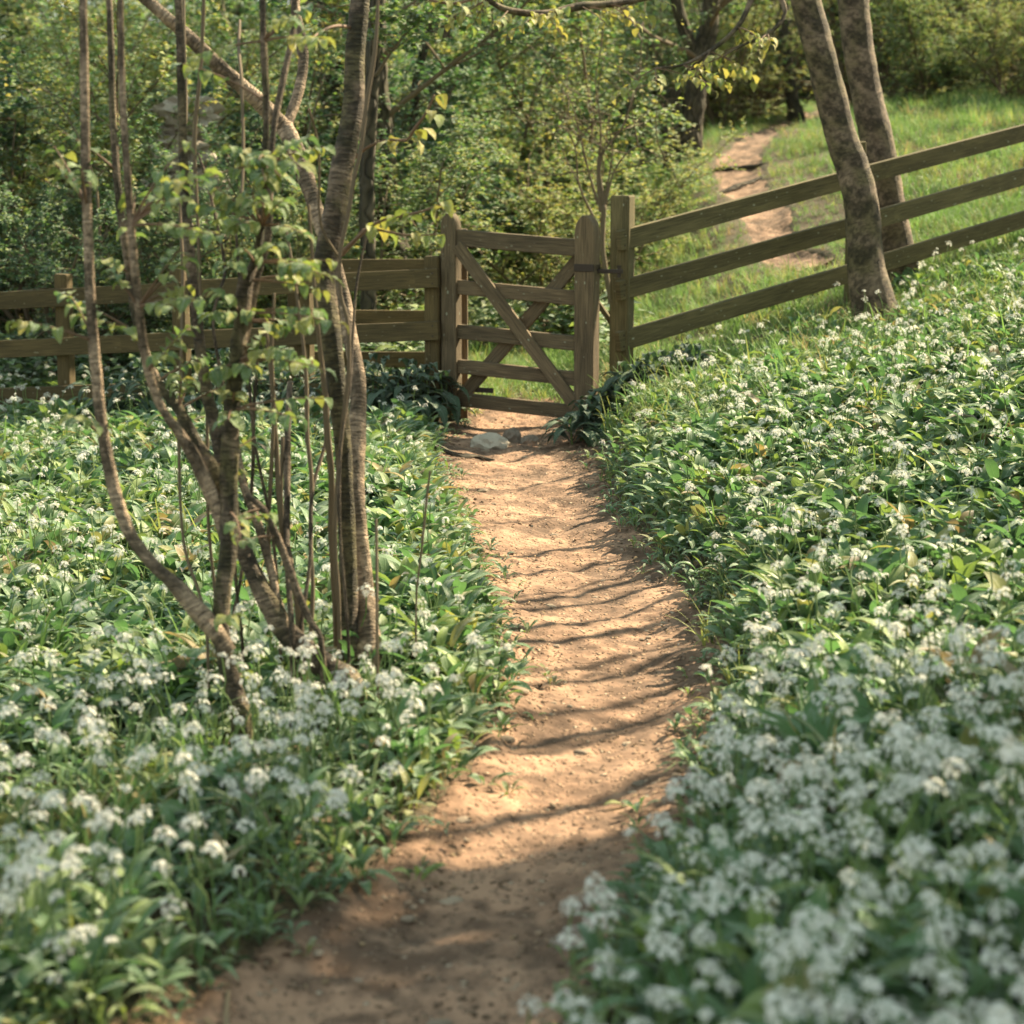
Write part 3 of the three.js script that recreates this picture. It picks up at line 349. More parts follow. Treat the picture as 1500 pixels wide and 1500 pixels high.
// ---------------------------------------------------------------- traced stems (metres)
const T = {"cherryDark":[[[-0.476,0.126,-5.65,0.0331],[-0.481,0.232,-5.678,0.0294],[-0.482,0.43,-5.706,0.0256],[-0.49,0.629,-5.734,0.0247],[-0.505,0.826,-5.763,0.0258],[-0.524,0.984,-5.791,0.03],[-0.544,1.121,-5.819,0.0341],[-0.553,1.219,-5.847,0.0343],[-0.527,1.358,-5.875,0.0355],[-0.501,1.516,-5.903,0.0326],[-0.482,1.615,-5.931,0.0327],[-0.467,1.714,-5.959,0.0319],[-0.463,1.854,-5.987,0.0289],[-0.449,2.013,-6.016,0.028],[-0.436,2.25,-6.044,0.0271],[-0.42,2.601,-6.072,0.023],[-0.378,2.986,-6.1,0.0189]]],"cherryPale":[[[-0.42,0.126,-5.65,0.039],[-0.431,0.226,-5.704,0.0295],[-0.442,0.318,-5.758,0.0278],[-0.465,0.514,-5.812,0.0301],[-0.47,0.629,-5.865,0.0303],[-0.466,0.767,-5.919,0.0265],[-0.465,0.885,-5.973,0.0216],[-0.49,1.004,-6.027,0.0208],[-0.512,1.125,-6.081,0.0199],[-0.546,1.237,-6.135,0.0201],[-0.587,1.34,-6.188,0.0235],[-0.627,1.454,-6.242,0.0258],[-0.671,1.57,-6.296,0.0271],[-0.716,1.651,-6.35,0.0285]]],"cherryLimb":[[[-0.716,1.651,-6.35,0.0263],[-0.779,1.717,-6.314,0.0261],[-0.858,1.792,-6.279,0.0238],[-0.921,1.852,-6.243,0.0215],[-1.001,1.932,-6.207,0.0214],[-1.056,1.982,-6.171,0.0192],[-1.229,2.142,-6.136,0.0169],[-1.439,2.315,-6.1,0.0147]],[[-0.716,1.644,-6.35,0.0197],[-0.698,1.698,-6.386,0.0176],[-0.676,1.774,-6.421,0.0177],[-0.665,1.86,-6.457,0.0178],[-0.676,1.947,-6.493,0.0157],[-0.694,2.035,-6.529,0.0158],[-0.701,2.23,-6.564,0.0136],[-0.677,2.529,-6.6,0.0114]]],"cherryTwig":[[[-0.498,1.276,-5.82,0.01],[-0.452,1.318,-5.756,0.006],[-0.398,1.362,-5.692,0.0047],[-0.336,1.386,-5.628,0.0039],[-0.266,1.399,-5.564,0.0033],[-0.197,1.422,-5.5,0.0027]],[[-0.453,1.318,-5.76,0.006],[-0.42,1.35,-5.72,0.0043],[-0.369,1.347,-5.68,0.0035],[-0.289,1.335,-5.64,0.0029],[-0.21,1.34,-5.6,0.0023]],[[-0.493,1.536,-6.0,0.0062],[-0.425,1.586,-5.967,0.0047],[-0.362,1.605,-5.933,0.0041],[-0.308,1.604,-5.9,0.0049],[-0.286,1.633,-5.867,0.0049],[-0.247,1.681,-5.833,0.0038],[-0.223,1.728,-5.8,0.0032]],[[-0.473,1.933,-6.0,0.0062],[-0.512,1.927,-5.867,0.0045],[-0.543,1.899,-5.733,0.0036],[-0.555,1.871,-5.6,0.0027]],[[-0.439,2.094,-6.05,0.0063],[-0.301,2.031,-6.0,0.005],[-0.179,1.997,-5.95,0.0045],[-0.089,2.012,-5.9,0.0041]]],"hazelStem":[[[-0.705,0.134,-4.98,0.0275],[-0.723,0.184,-4.999,0.0241],[-0.751,0.289,-5.018,0.0225],[-0.758,0.393,-5.036,0.0234],[-0.74,0.516,-5.055,0.0244],[-0.735,0.639,-5.074,0.0227],[-0.734,0.78,-5.093,0.0246],[-0.727,0.902,-5.112,0.0229],[-0.714,1.025,-5.131,0.0212],[-0.701,1.147,-5.149,0.0204],[-0.691,1.234,-5.168,0.0205],[-0.671,1.278,-5.187,0.0125],[-0.652,1.374,-5.206,0.0099],[-0.642,1.531,-5.225,0.009],[-0.638,1.689,-5.244,0.009],[-0.644,1.845,-5.262,0.0091],[-0.645,2.053,-5.281,0.0082],[-0.648,2.377,-5.3,0.0073]],[[-0.741,0.544,-5.1,0.0211],[-0.769,0.645,-5.09,0.0184],[-0.801,0.728,-5.08,0.0193],[-0.831,0.801,-5.07,0.0175],[-0.861,0.855,-5.06,0.0148],[-0.896,0.91,-5.05,0.0131],[-0.927,1.007,-5.04,0.0122],[-0.946,1.173,-5.03,0.0113],[-0.956,1.378,-5.02,0.0104],[-0.965,1.68,-5.01,0.0086],[-0.958,2.088,-5.0,0.0069]],[[-0.742,0.595,-5.12,0.0212],[-0.787,0.735,-5.157,0.0196],[-0.839,0.811,-5.193,0.0179],[-0.885,0.889,-5.23,0.0162],[-0.947,0.958,-5.267,0.0145],[-0.996,1.082,-5.303,0.0128],[-1.025,1.244,-5.34,0.012],[-1.06,1.514,-5.377,0.0102],[-1.07,1.961,-5.413,0.0084],[-1.083,2.315,-5.45,0.0066]],[[-0.733,0.284,-5.0,0.0207],[-0.769,0.337,-5.005,0.0242],[-0.816,0.394,-5.009,0.0259],[-0.868,0.456,-5.014,0.0242],[-0.926,0.509,-5.018,0.0208],[-0.976,0.576,-5.023,0.0191],[-1.015,0.674,-5.027,0.0173],[-1.046,0.841,-5.032,0.0156],[-1.064,1.086,-5.036,0.0139],[-1.07,1.429,-5.041,0.0122],[-1.062,1.93,-5.045,0.0104],[-1.058,2.256,-5.05,0.0078]],[[-0.714,1.036,-5.2,0.0108],[-0.693,1.124,-5.23,0.0108],[-0.675,1.23,-5.26,0.0109],[-0.647,1.336,-5.29,0.01],[-0.643,1.443,-5.32,0.0092],[-0.635,1.604,-5.35,0.0083],[-0.622,1.694,-5.38,0.0093],[-0.605,1.784,-5.41,0.0086],[-0.589,1.875,-5.44,0.0084],[-0.58,2.002,-5.47,0.0075],[-0.565,2.323,-5.5,0.0057]]],"leanStem":[[[-0.442,0.124,-5.3,0.0347],[-0.51,0.159,-5.329,0.0367],[-0.565,0.195,-5.357,0.0369],[-0.628,0.248,-5.386,0.0334],[-0.678,0.32,-5.414,0.0308],[-0.723,0.398,-5.443,0.0263],[-0.764,0.484,-5.471,0.0255],[-0.785,0.557,-5.5,0.0228],[-0.81,0.65,-5.529,0.021],[-0.834,0.773,-5.557,0.0192],[-0.869,0.925,-5.586,0.0173],[-0.897,1.154,-5.614,0.0155],[-0.919,1.42,-5.643,0.0136],[-0.927,1.798,-5.671,0.0117],[-0.937,2.262,-5.7,0.0088]],[[-0.63,0.245,-5.4,0.0168],[-0.66,0.327,-5.429,0.014],[-0.675,0.399,-5.457,0.0132],[-0.702,0.491,-5.486,0.0132],[-0.733,0.574,-5.514,0.0133],[-0.758,0.628,-5.543,0.0115],[-0.778,0.712,-5.571,0.0106],[-0.788,0.767,-5.6,0.0097]]],"shoot":[[[-0.525,0.249,-5.3,0.0091],[-0.56,0.302,-5.32,0.011],[-0.601,0.403,-5.34,0.011],[-0.648,0.524,-5.36,0.0111],[-0.687,0.597,-5.38,0.0102],[-0.732,0.632,-5.4,0.0074]],[[-0.621,0.216,-5.615,0.0077],[-0.628,0.328,-5.609,0.0087],[-0.658,0.47,-5.603,0.0077],[-0.668,0.61,-5.598,0.0077],[-0.671,0.749,-5.592,0.0069],[-0.68,0.925,-5.586,0.0062],[-0.695,1.099,-5.58,0.005]],[[-0.598,0.266,-5.48,0.0066],[-0.624,0.38,-5.55,0.0067],[-0.65,0.467,-5.62,0.0068],[-0.672,0.555,-5.69,0.0059],[-0.673,0.746,-5.76,0.006]],[[-0.608,0.258,-5.345,0.0083],[-0.629,0.378,-5.464,0.0094],[-0.646,0.493,-5.583,0.01],[-0.654,0.633,-5.702,0.0102],[-0.663,0.779,-5.821,0.0104],[-0.668,0.888,-5.94,0.0082]],[[-0.668,0.195,-5.66,0.0068],[-0.698,0.363,-5.637,0.0068],[-0.702,0.488,-5.613,0.0062],[-0.688,0.65,-5.59,0.0062],[-0.674,0.849,-5.567,0.0058],[-0.673,1.006,-5.543,0.005],[-0.66,1.179,-5.52,0.0042]],[[-0.576,0.186,-5.525,0.0065],[-0.57,0.341,-5.547,0.0065],[-0.576,0.496,-5.569,0.0061],[-0.573,0.65,-5.591,0.0069],[-0.585,0.765,-5.612,0.0066],[-0.587,0.92,-5.634,0.0058],[-0.597,1.035,-5.656,0.0051],[-0.623,1.228,-5.678,0.0043],[-0.646,1.362,-5.7,0.0039]],[[-0.591,0.238,-5.39,0.0056],[-0.569,0.432,-5.488,0.0057],[-0.571,0.612,-5.586,0.0058],[-0.537,0.756,-5.684,0.0051],[-0.54,0.904,-5.782,0.0048],[-0.567,1.077,-5.88,0.0041]],[[-0.52,0.164,-5.705,0.0083],[-0.519,0.314,-5.674,0.0088],[-0.524,0.482,-5.644,0.009],[-0.517,0.647,-5.613,0.0093],[-0.524,0.769,-5.582,0.0096],[-0.527,0.89,-5.552,0.0084],[-0.534,1.008,-5.521,0.0065],[-0.543,1.162,-5.491,0.0049],[-0.554,1.423,-5.46,0.0038]],[[-0.498,0.196,-5.57,0.0065],[-0.5,0.335,-5.575,0.0065],[-0.507,0.454,-5.579,0.0062],[-0.497,0.651,-5.584,0.0065],[-0.475,0.847,-5.589,0.0062],[-0.462,0.963,-5.593,0.0058],[-0.464,1.097,-5.598,0.0058],[-0.483,1.174,-5.603,0.0054],[-0.482,1.288,-5.607,0.0054],[-0.461,1.383,-5.612,0.0058],[-0.441,1.496,-5.617,0.0058],[-0.423,1.571,-5.621,0.0058],[-0.405,1.702,-5.626,0.0062],[-0.385,1.814,-5.631,0.0062],[-0.375,1.907,-5.635,0.0058],[-0.365,2.127,-5.64,0.0047]],[[-0.461,0.227,-5.435,0.0049],[-0.487,0.548,-5.499,0.0049],[-0.484,0.752,-5.563,0.0048],[-0.464,0.901,-5.627,0.0045],[-0.459,1.012,-5.692,0.0043],[-0.45,1.185,-5.756,0.004],[-0.417,1.359,-5.82,0.0032]],[[-0.37,0.307,-5.3,0.004],[-0.372,0.44,-5.35,0.0041],[-0.376,0.565,-5.4,0.0037]],[[-0.277,0.297,-5.615,0.0029],[-0.259,0.45,-5.603,0.0039],[-0.244,0.591,-5.592,0.0039],[-0.233,0.672,-5.58,0.0031]],[[-0.766,0.197,-5.48,0.0049],[-0.785,0.368,-5.511,0.0049],[-0.789,0.658,-5.542,0.005],[-0.819,0.926,-5.573,0.005],[-0.845,1.097,-5.604,0.0046],[-0.832,1.172,-5.636,0.0058],[-0.816,1.228,-5.667,0.0051],[-0.84,1.362,-5.698,0.0047],[-0.876,1.506,-5.729,0.0047],[-0.899,1.564,-5.76,0.004]],[[-0.849,0.306,-5.345,0.0044],[-0.912,0.484,-5.419,0.0045],[-0.932,0.762,-5.494,0.0045],[-0.929,1.042,-5.568,0.0046],[-0.932,1.229,-5.643,0.0047],[-0.947,1.419,-5.717,0.0043],[-0.936,1.67,-5.791,0.0044],[-0.946,1.904,-5.866,0.004],[-0.956,2.122,-5.94,0.0041]],[[-0.863,0.226,-5.66,0.0047],[-0.879,0.523,-5.643,0.0047],[-0.872,0.842,-5.625,0.0047],[-0.877,1.077,-5.607,0.0046],[-0.878,1.365,-5.59,0.0046],[-0.878,1.608,-5.573,0.0058],[-0.854,1.792,-5.555,0.0057],[-0.84,1.936,-5.538,0.005],[-0.829,2.078,-5.52,0.0038]],[[-0.664,0.206,-5.525,0.005],[-0.682,0.478,-5.56,0.005],[-0.735,0.768,-5.595,0.0046],[-0.75,0.92,-5.63,0.0047],[-0.774,1.17,-5.665,0.0043],[-0.788,1.362,-5.7,0.0039]],[[-0.736,1.369,-5.39,0.0041],[-0.738,1.515,-5.513,0.0042],[-0.753,1.759,-5.635,0.0051],[-0.775,1.859,-5.758,0.0048],[-0.787,1.944,-5.88,0.0041]],[[-0.492,1.265,-5.705,0.0039],[-0.539,1.363,-5.644,0.0039],[-0.535,1.534,-5.582,0.0038],[-0.539,1.625,-5.521,0.0038],[-0.55,1.678,-5.46,0.003]],[[-0.828,0.135,-5.57,0.0046],[-0.782,0.353,-5.588,0.005],[-0.743,0.648,-5.605,0.0058],[-0.737,0.843,-5.623,0.005],[-0.724,0.997,-5.64,0.0047]]],"leanTree":[[[2.362,0.539,-12.75,0.1671],[2.279,0.887,-12.785,0.1234],[2.237,1.319,-12.819,0.1105],[2.17,1.577,-12.854,0.1064],[2.105,1.75,-12.888,0.1022],[1.99,2.178,-12.923,0.098],[1.933,2.393,-12.958,0.0983],[1.872,2.607,-12.992,0.0963],[1.77,3.074,-13.027,0.0943],[1.725,3.703,-13.062,0.0946],[1.669,4.488,-13.096,0.0858],[1.651,5.498,-13.131,0.077],[1.671,6.681,-13.165,0.059],[1.658,7.457,-13.2,0.0364]]],"leanLimb":[[[1.723,3.374,-12.8,0.0486],[1.398,2.974,-12.711,0.0394],[1.056,2.658,-12.622,0.0305],[0.798,2.576,-12.533,0.0216],[0.584,2.536,-12.444,0.0215],[0.414,2.517,-12.356,0.0256],[0.206,2.465,-12.267,0.0233],[-0.02,2.478,-12.178,0.021],[-0.142,2.53,-12.089,0.0167],[-0.241,2.601,-12.0,0.0124]],[[1.758,3.183,-12.9,0.04],[1.581,2.84,-12.8,0.0265],[1.489,2.582,-12.7,0.0175],[1.396,2.409,-12.6,0.0148],[1.22,2.259,-12.5,0.0129],[1.044,2.171,-12.4,0.0086],[0.87,2.146,-12.3,0.0064]],[[1.799,2.934,-12.9,0.0356],[1.673,2.676,-12.82,0.0221],[1.709,2.503,-12.74,0.0149],[1.595,2.372,-12.66,0.0105],[1.438,2.305,-12.58,0.0087],[1.304,2.23,-12.5,0.0065]]],"edgeTree":[[[2.774,0.5,-13.9,0.163],[2.644,1.162,-13.956,0.1251],[2.531,1.771,-14.011,0.116],[2.459,2.099,-14.067,0.1067],[2.402,2.427,-14.122,0.1071],[2.375,2.708,-14.178,0.1076],[2.311,3.63,-14.233,0.0982],[2.263,4.98,-14.289,0.0838],[2.254,6.298,-14.344,0.0692],[2.227,7.585,-14.4,0.0447]]],"backGrey":[[[-1.102,0.145,-15.2,0.0681],[-1.096,0.769,-15.229,0.0578],[-1.107,1.285,-15.257,0.0579],[-1.088,1.796,-15.286,0.0553],[-1.053,2.304,-15.314,0.0528],[-1.018,2.808,-15.343,0.0503],[-0.97,3.554,-15.371,0.0424],[-0.934,4.774,-15.4,0.0319]]],"backDark":[[[-0.948,0.204,-17.2,0.261],[-0.975,0.556,-17.225,0.1901],[-1.049,0.965,-17.25,0.1368],[-1.088,1.314,-17.275,0.1191],[-1.115,1.72,-17.3,0.1074],[-1.157,2.295,-17.325,0.1016],[-1.174,2.979,-17.35,0.0957],[-1.209,4.1,-17.375,0.0839],[-1.251,5.469,-17.4,0.06]]],"backPost":[[[-0.949,0.847,-19.0,0.0524],[-0.931,1.36,-19.0,0.0491],[-0.927,1.868,-19.0,0.0459],[-0.897,2.372,-19.0,0.0426],[-0.7,3.119,-19.0,0.0393],[-0.537,4.039,-19.0,0.0328]]],"backLean":[[[-1.579,0.336,-20.0,0.1241],[-1.67,1.218,-20.0,0.1172],[-1.694,1.888,-20.0,0.1172],[-1.775,2.352,-20.0,0.131],[-1.815,2.813,-20.0,0.1517],[-1.823,3.205,-20.0,0.1517],[-1.856,4.492,-20.0,0.1379],[-1.896,6.062,-20.0,0.0966]]],"dblA":[[[1.918,1.468,-24.0,0.1407],[1.914,1.725,-24.0,0.1159],[1.909,2.125,-24.0,0.0993],[1.913,2.443,-24.0,0.091],[1.928,2.522,-24.0,0.0745]]],"dblB":[[[2.137,1.548,-24.0,0.1986],[2.117,1.805,-24.0,0.1572],[2.143,2.204,-24.0,0.1407],[2.202,2.601,-24.0,0.1324],[2.277,2.996,-24.0,0.1241],[2.335,3.389,-24.0,0.1076],[2.372,4.013,-24.0,0.0993],[2.379,5.472,-24.0,0.0745],[2.431,6.975,-24.0,0.0497]]],"dblB2":[[[2.216,2.76,-24.0,0.0745],[2.056,3.154,-24.0,0.0745],[1.93,3.545,-24.0,0.0745],[1.839,4.322,-24.0,0.0662],[1.7,5.851,-24.0,0.0497]]],"ridge":[[[4.351,2.461,-31.0,0.139],[4.293,2.667,-31.0,0.0962],[4.233,3.025,-31.0,0.0909],[4.169,3.534,-31.0,0.0855],[4.134,4.142,-31.0,0.0802],[4.12,5.643,-31.0,0.0641],[4.075,7.606,-31.0,0.0534]]],"ridge2":[[[3.797,2.381,-33.0,0.0797],[3.696,3.015,-33.0,0.0683],[3.546,3.882,-33.0,0.0683],[3.577,5.168,-33.0,0.0569],[3.643,7.482,-33.0,0.0341]]],"shrubStem":[[[0.713,1.281,-15.5,0.0374],[0.674,1.542,-15.5,0.0267],[0.71,1.697,-15.5,0.0214],[0.84,1.852,-15.5,0.0182],[0.901,2.006,-15.5,0.016],[0.967,2.211,-15.5,0.0118],[0.99,2.517,-15.5,0.0086]],[[0.687,1.229,-15.5,0.0374],[0.664,1.542,-15.5,0.0267],[0.683,1.8,-15.5,0.016],[0.671,1.981,-15.5,0.0134],[0.638,2.211,-15.5,0.0096],[0.678,2.466,-15.5,0.0075]],[[0.666,1.281,-15.5,0.0267],[0.59,1.542,-15.5,0.016],[0.525,1.8,-15.5,0.0128],[0.461,2.058,-15.5,0.0107]],[[0.718,1.281,-15.5,0.0267],[0.79,1.542,-15.5,0.016],[0.884,1.671,-15.5,0.0134],[0.972,1.723,-15.5,0.0107],[1.184,1.619,-15.5,0.0096]],[[0.635,1.177,-15.5,0.0267],[0.517,1.438,-15.5,0.016],[0.484,1.723,-15.5,0.0128],[0.399,1.903,-15.5,0.0096]],[[0.708,1.281,-15.5,0.0214],[0.753,1.516,-15.5,0.015],[0.773,1.723,-15.5,0.0128],[0.745,1.903,-15.5,0.0096],[0.811,2.109,-15.5,0.008]]],"clusters":[[-0.781,1.587,-4.904,5],[-0.739,1.513,-4.831,6],[-0.717,1.573,-5.098,6],[-0.675,1.556,-5.103,7],[-0.605,1.561,-5.091,6],[-0.594,1.523,-5.299,5],[-0.818,1.426,-5.217,6],[-0.742,1.444,-5.187,7],[-0.619,1.483,-5.126,6],[-0.57,1.446,-5.039,6],[-0.823,1.37,-5.019,7],[-0.724,1.359,-4.818,7],[-0.694,1.378,-5.022,7],[-0.654,1.426,-5.216,7],[-0.787,1.307,-4.894,5],[-0.709,1.289,-4.927,6],[-0.679,1.317,-5.063,6],[-0.825,1.226,-5.009,6],[-0.753,1.2,-4.871,5],[-0.862,0.96,-5.246,6],[-0.773,0.998,-5.083,7],[-0.749,0.956,-5.281,5],[-0.663,1.015,-5.047,5],[-0.619,1.067,-5.015,6],[-0.548,1.071,-4.968,7],[-0.53,1.022,-5.2,6],[-0.606,1.108,-5.207,6],[-0.654,1.096,-5.127,6],[-0.716,0.893,-4.969,7],[-0.688,0.809,-5.278,5],[-0.729,0.724,-5.229,6],[-0.773,0.576,-5.281,6],[-0.673,0.613,-4.822,6],[-0.635,0.617,-5.183,6],[-0.56,1.896,-5.134,5],[-0.527,1.926,-5.235,7],[-0.458,1.834,-5.085,7],[-0.865,1.79,-5.264,6],[-0.812,1.8,-5.199,6],[-0.775,0.514,-5.261,5],[-0.841,1.514,-5.105,6],[-0.827,1.184,-4.858,7],[-0.982,1.426,-5.239,5],[-1.076,1.284,-5.239,6],[-1.045,1.513,-4.881,6],[-1.022,1.107,-5.209,7],[-1.191,1.194,-5.258,7],[-0.688,0.425,-4.813,5],[-0.721,0.192,-5.148,5],[-0.758,1.157,-5.044,6],[-0.689,1.55,-5.104,6],[-0.786,1.448,-4.821,5],[-0.485,0.923,-5.184,5],[-0.517,1.521,-4.948,6],[-0.644,1.498,-5.214,5],[-0.822,1.14,-5.28,7],[-0.758,1.223,-4.991,6],[-0.499,1.275,-4.994,7],[-0.538,1.115,-5.228,7],[-0.694,1.355,-4.848,5],[-0.569,1.241,-5.258,6],[-0.486,1.161,-5.056,7],[-0.593,1.331,-5.008,7],[-0.609,1.538,-4.833,6],[-0.667,1.156,-5.118,7],[-0.457,1.249,-5.011,6],[-0.612,1.488,-4.986,6],[-0.46,1.025,-4.888,6],[-0.474,1.258,-4.963,6],[-0.622,1.441,-4.929,5],[-0.62,1.045,-5.155,5],[-0.794,1.486,-5.124,5],[-0.509,1.597,-5.072,7],[-0.868,0.978,-5.193,7],[-0.737,1.388,-5.063,6],[-0.647,1.47,-5.006,6],[-0.43,1.133,-4.978,6],[-0.708,1.531,-5.293,5],[-0.594,1.498,-5.138,6],[-0.716,0.952,-5.072,7],[-0.738,1.375,-5.191,6],[-0.489,1.575,-5.268,7],[-0.844,1.113,-5.106,7],[-0.525,1.356,-4.996,6],[-0.771,1.474,-5.186,6],[-0.825,1.023,-5.293,6],[-0.807,1.326,-4.867,5],[-0.483,1.205,-5.103,6],[-0.54,0.9,-4.943,6],[-0.817,1.493,-4.899,6],[-0.454,1.282,-5.137,5],[-1.077,0.918,-4.839,6],[-1.005,1.271,-4.965,6],[-1.129,1.533,-4.963,6],[-1.142,1.133,-5.242,5],[-1.127,1.205,-5.062,5],[-1.163,1.614,-5.201,5],[-1.224,1.148,-4.879,7],[-0.964,1.461,-5.131,5],[-1.178,1.576,-5.18,5],[-0.85,1.071,-4.886,7]]};
const based = (o, x, y, z) => { o.position.set(x, y, z); return o; };
function stem(g, name, P, mat, opt, label) { const o = g.position; return part(g, name, tube(P.map((p) => [p[0] - o.x, p[1] - o.y, p[2] - o.z, p[3]]), opt), mat, label); }
const sink = (P) => { const [a] = P, y = Math.min(a[1], h(a[0], a[2])) - 0.05; return [[a[0], y, a[2], a[3] * 1.15], ...P.slice(a[1] > y + 0.03 ? 0 : 1)]; };
const hazelLeaf = [0, 1, 2, 3].map((k) => blade({ len: 1, wid: 0.72 - 0.05 * k, seg: 10, fold: 0.2 + 0.12 * k, rise: 0.3, droop: 1.1 + 0.4 * k, peak: 0.44, stalk: 0.14, wave: 0.1, seed: k * 2 }));
function addLeaf(g, p, ax, size, r, mats = M.hazel) {          // a single leaf, its own mesh
  const m = new THREE.Mesh(hazelLeaf[Math.floor(r() * 4)], mats[Math.floor(r() * Math.min(4.15, mats.length))]); m.name = 'leaf'; m.scale.setScalar(size);
  m.position.copy(p).sub(g.position); m.rotation.set((r() - 0.5) * 0.9, Math.atan2(-ax.z, ax.x), Math.asin(clamp(ax.y, -1, 1)), 'YZX'); g.add(m); return m;
}
function leafyTwig(g, from, to, n, size, r, mat = M.twig, mats) {
  const mid = from.clone().lerp(to, 0.5).add(V((r() - 0.5) * 0.1, 0.06, (r() - 0.5) * 0.1).multiplyScalar(from.distanceTo(to) * 1.4)), c = new THREE.QuadraticBezierCurve3(from, mid, to), P = [];
  for (let k = 0; k <= 6; k++) { const p = c.getPoint(k / 6); P.push([p.x - g.position.x, p.y - g.position.y, p.z - g.position.z, mix(0.0042, 0.0013, k / 6)]); }
  part(g, 'twig', tube(P, { sides: 5, step: 0.04, plain: true, rough: 0 }), mat);
  for (let k = 0; k < n; k++) { const t = 0.4 + 0.6 * (k + 0.5) / n, p = c.getPoint(Math.min(1, t)), d = c.getTangent(t), s = V(-d.z, 0, d.x).normalize().multiplyScalar(k % 2 ? 1 : -1); addLeaf(g, p, d.clone().multiplyScalar(0.55).addScaledVector(s, 0.8).add(V(0, -0.15 - 0.25 * r(), 0)).normalize(), size * (0.65 + 0.5 * r()), r, mats); }
}
{ // ringed-bark tree with two stems from one foot
  const b = T.cherryPale[0][0], g = top(new THREE.Group(), 'twin_stemmed_tree', 'slender tree of two fused stems, one pale, one dark and mossy, beside the path', 'tree'); based(g, b[0], h(b[0], b[2]), b[2]);
  stem(g, 'trunk', sink(T.cherryDark[0]), M.barkPale, { sides: 16, step: 0.03, moss: 0.75, rough: 0.07, seed: 2 }, 'dark mossy stem');
  stem(g, 'trunk', sink(T.cherryPale[0]), M.barkPale, { sides: 16, step: 0.025, moss: 0.08, tone: 2.0, rough: 0.1, seed: 6 }, 'pale ringed stem');
  for (const P of T.cherryLimb) stem(g, 'limb', P, M.barkPale, { sides: 12, step: 0.03, moss: 0.08, tone: 1.9, rough: 0.09, seed: 8 });
  const r = rngOf(501), young = [M.hazel[4], M.hazel[1], M.hazel[3]];
  for (const P of T.cherryTwig) { stem(g, 'twig', P, M.twig, { sides: 6, step: 0.03, plain: true, rough: 0.1 });
    for (let k = 2; k < P.length; k++) for (let j = 0; j < 3; j++) { const q = V(P[k][0], P[k][1], P[k][2]), a = r() * 6.28; addLeaf(g, q.add(V((r() - 0.5) * 0.05, (r() - 0.5) * 0.02, (r() - 0.5) * 0.05)), V(Math.cos(a), -0.25 - 0.4 * r(), Math.sin(a)).normalize(), 0.035 + 0.03 * r(), r, young); } }
}
{ // coppiced hazel: mossy stems, thin straight shoots and the first leaves
  const b = T.hazelStem[0][0], g = top(new THREE.Group(), 'hazel_bush', 'many-stemmed hazel with thin upright shoots and fresh leaves in the garlic', 'bush'); based(g, b[0], h(b[0], b[2]), b[2]);
  T.hazelStem.forEach((P, i) => stem(g, 'stem', [0, 3].includes(i) ? (i ? P : sink(P)) : P, M.barkPale, { sides: 12, step: 0.03, moss: [0.85, 0.1, 0.7, 0.15, 0.3][i], tone: [1, 1.8, 1.1, 1.8, 1.1][i], rough: 0.09, seed: 3 + i }));
  T.shoot.forEach((P, i) => stem(g, 'shoot', i === 16 || i === 17 ? P : sink(P), i % 3 ? M.shrubWood : M.barkPale, { sides: 7, step: 0.04, rough: 0.12, moss: 0.2, seed: i }));
  const r = rngOf(503), all = [...T.hazelStem, ...T.shoot].flat().map((p) => V(p[0], p[1], p[2]));
  for (const [x, y, z, n] of T.clusters) { const to = V(x, y, z); let best = all[0]; for (const q of all) if (q.y < y + 0.05 && q.distanceTo(to) < best.distanceTo(to)) best = q; leafyTwig(g, best.clone(), to, n + 1, 0.05, r); }
  const extra = g.children.filter((c) => c.name === 'leaf').sort((a, b) => b.scale.x - a.scale.x).slice(300), by = M.hazel.map((m) => extra.filter((c) => c.material === m)), geos = [], mats = [];   // the smaller leaves as one part
  by.forEach((l, k) => { if (l.length) { geos.push(mergeGeometries(l.map((c) => { c.updateMatrix(); return c.geometry.clone().applyMatrix4(c.matrix); }))); mats.push(M.hazel[k]); } });
  g.remove(...extra); if (geos.length) part(g, 'foliage', mergeGeometries(geos, true), mats).userData.kind = 'stuff';
}
{
  const b = T.leanStem[0][0], g = top(new THREE.Group(), 'leaning_tree', 'mossy stem curving out of the garlic and leaning away from the twin stems', 'tree'); based(g, b[0], h(b[0], b[2]), b[2]);
  stem(g, 'trunk', sink(T.leanStem[0]), M.barkPale, { sides: 14, step: 0.03, moss: 0.6, rough: 0.09, seed: 21 }); stem(g, 'limb', T.leanStem[1], M.barkPale, { sides: 10, step: 0.03, moss: 0.05, tone: 1.8, rough: 0.08, seed: 23 });
}
const LG = [[0.11, 0.225, 0.06], [0.165, 0.29, 0.062], [0.07, 0.16, 0.06], [0.27, 0.36, 0.075]], LY = [[0.35, 0.4, 0.085], [0.2, 0.33, 0.07], [0.42, 0.38, 0.09]], LD = [[0.055, 0.14, 0.06], [0.085, 0.18, 0.06], [0.11, 0.22, 0.06]];
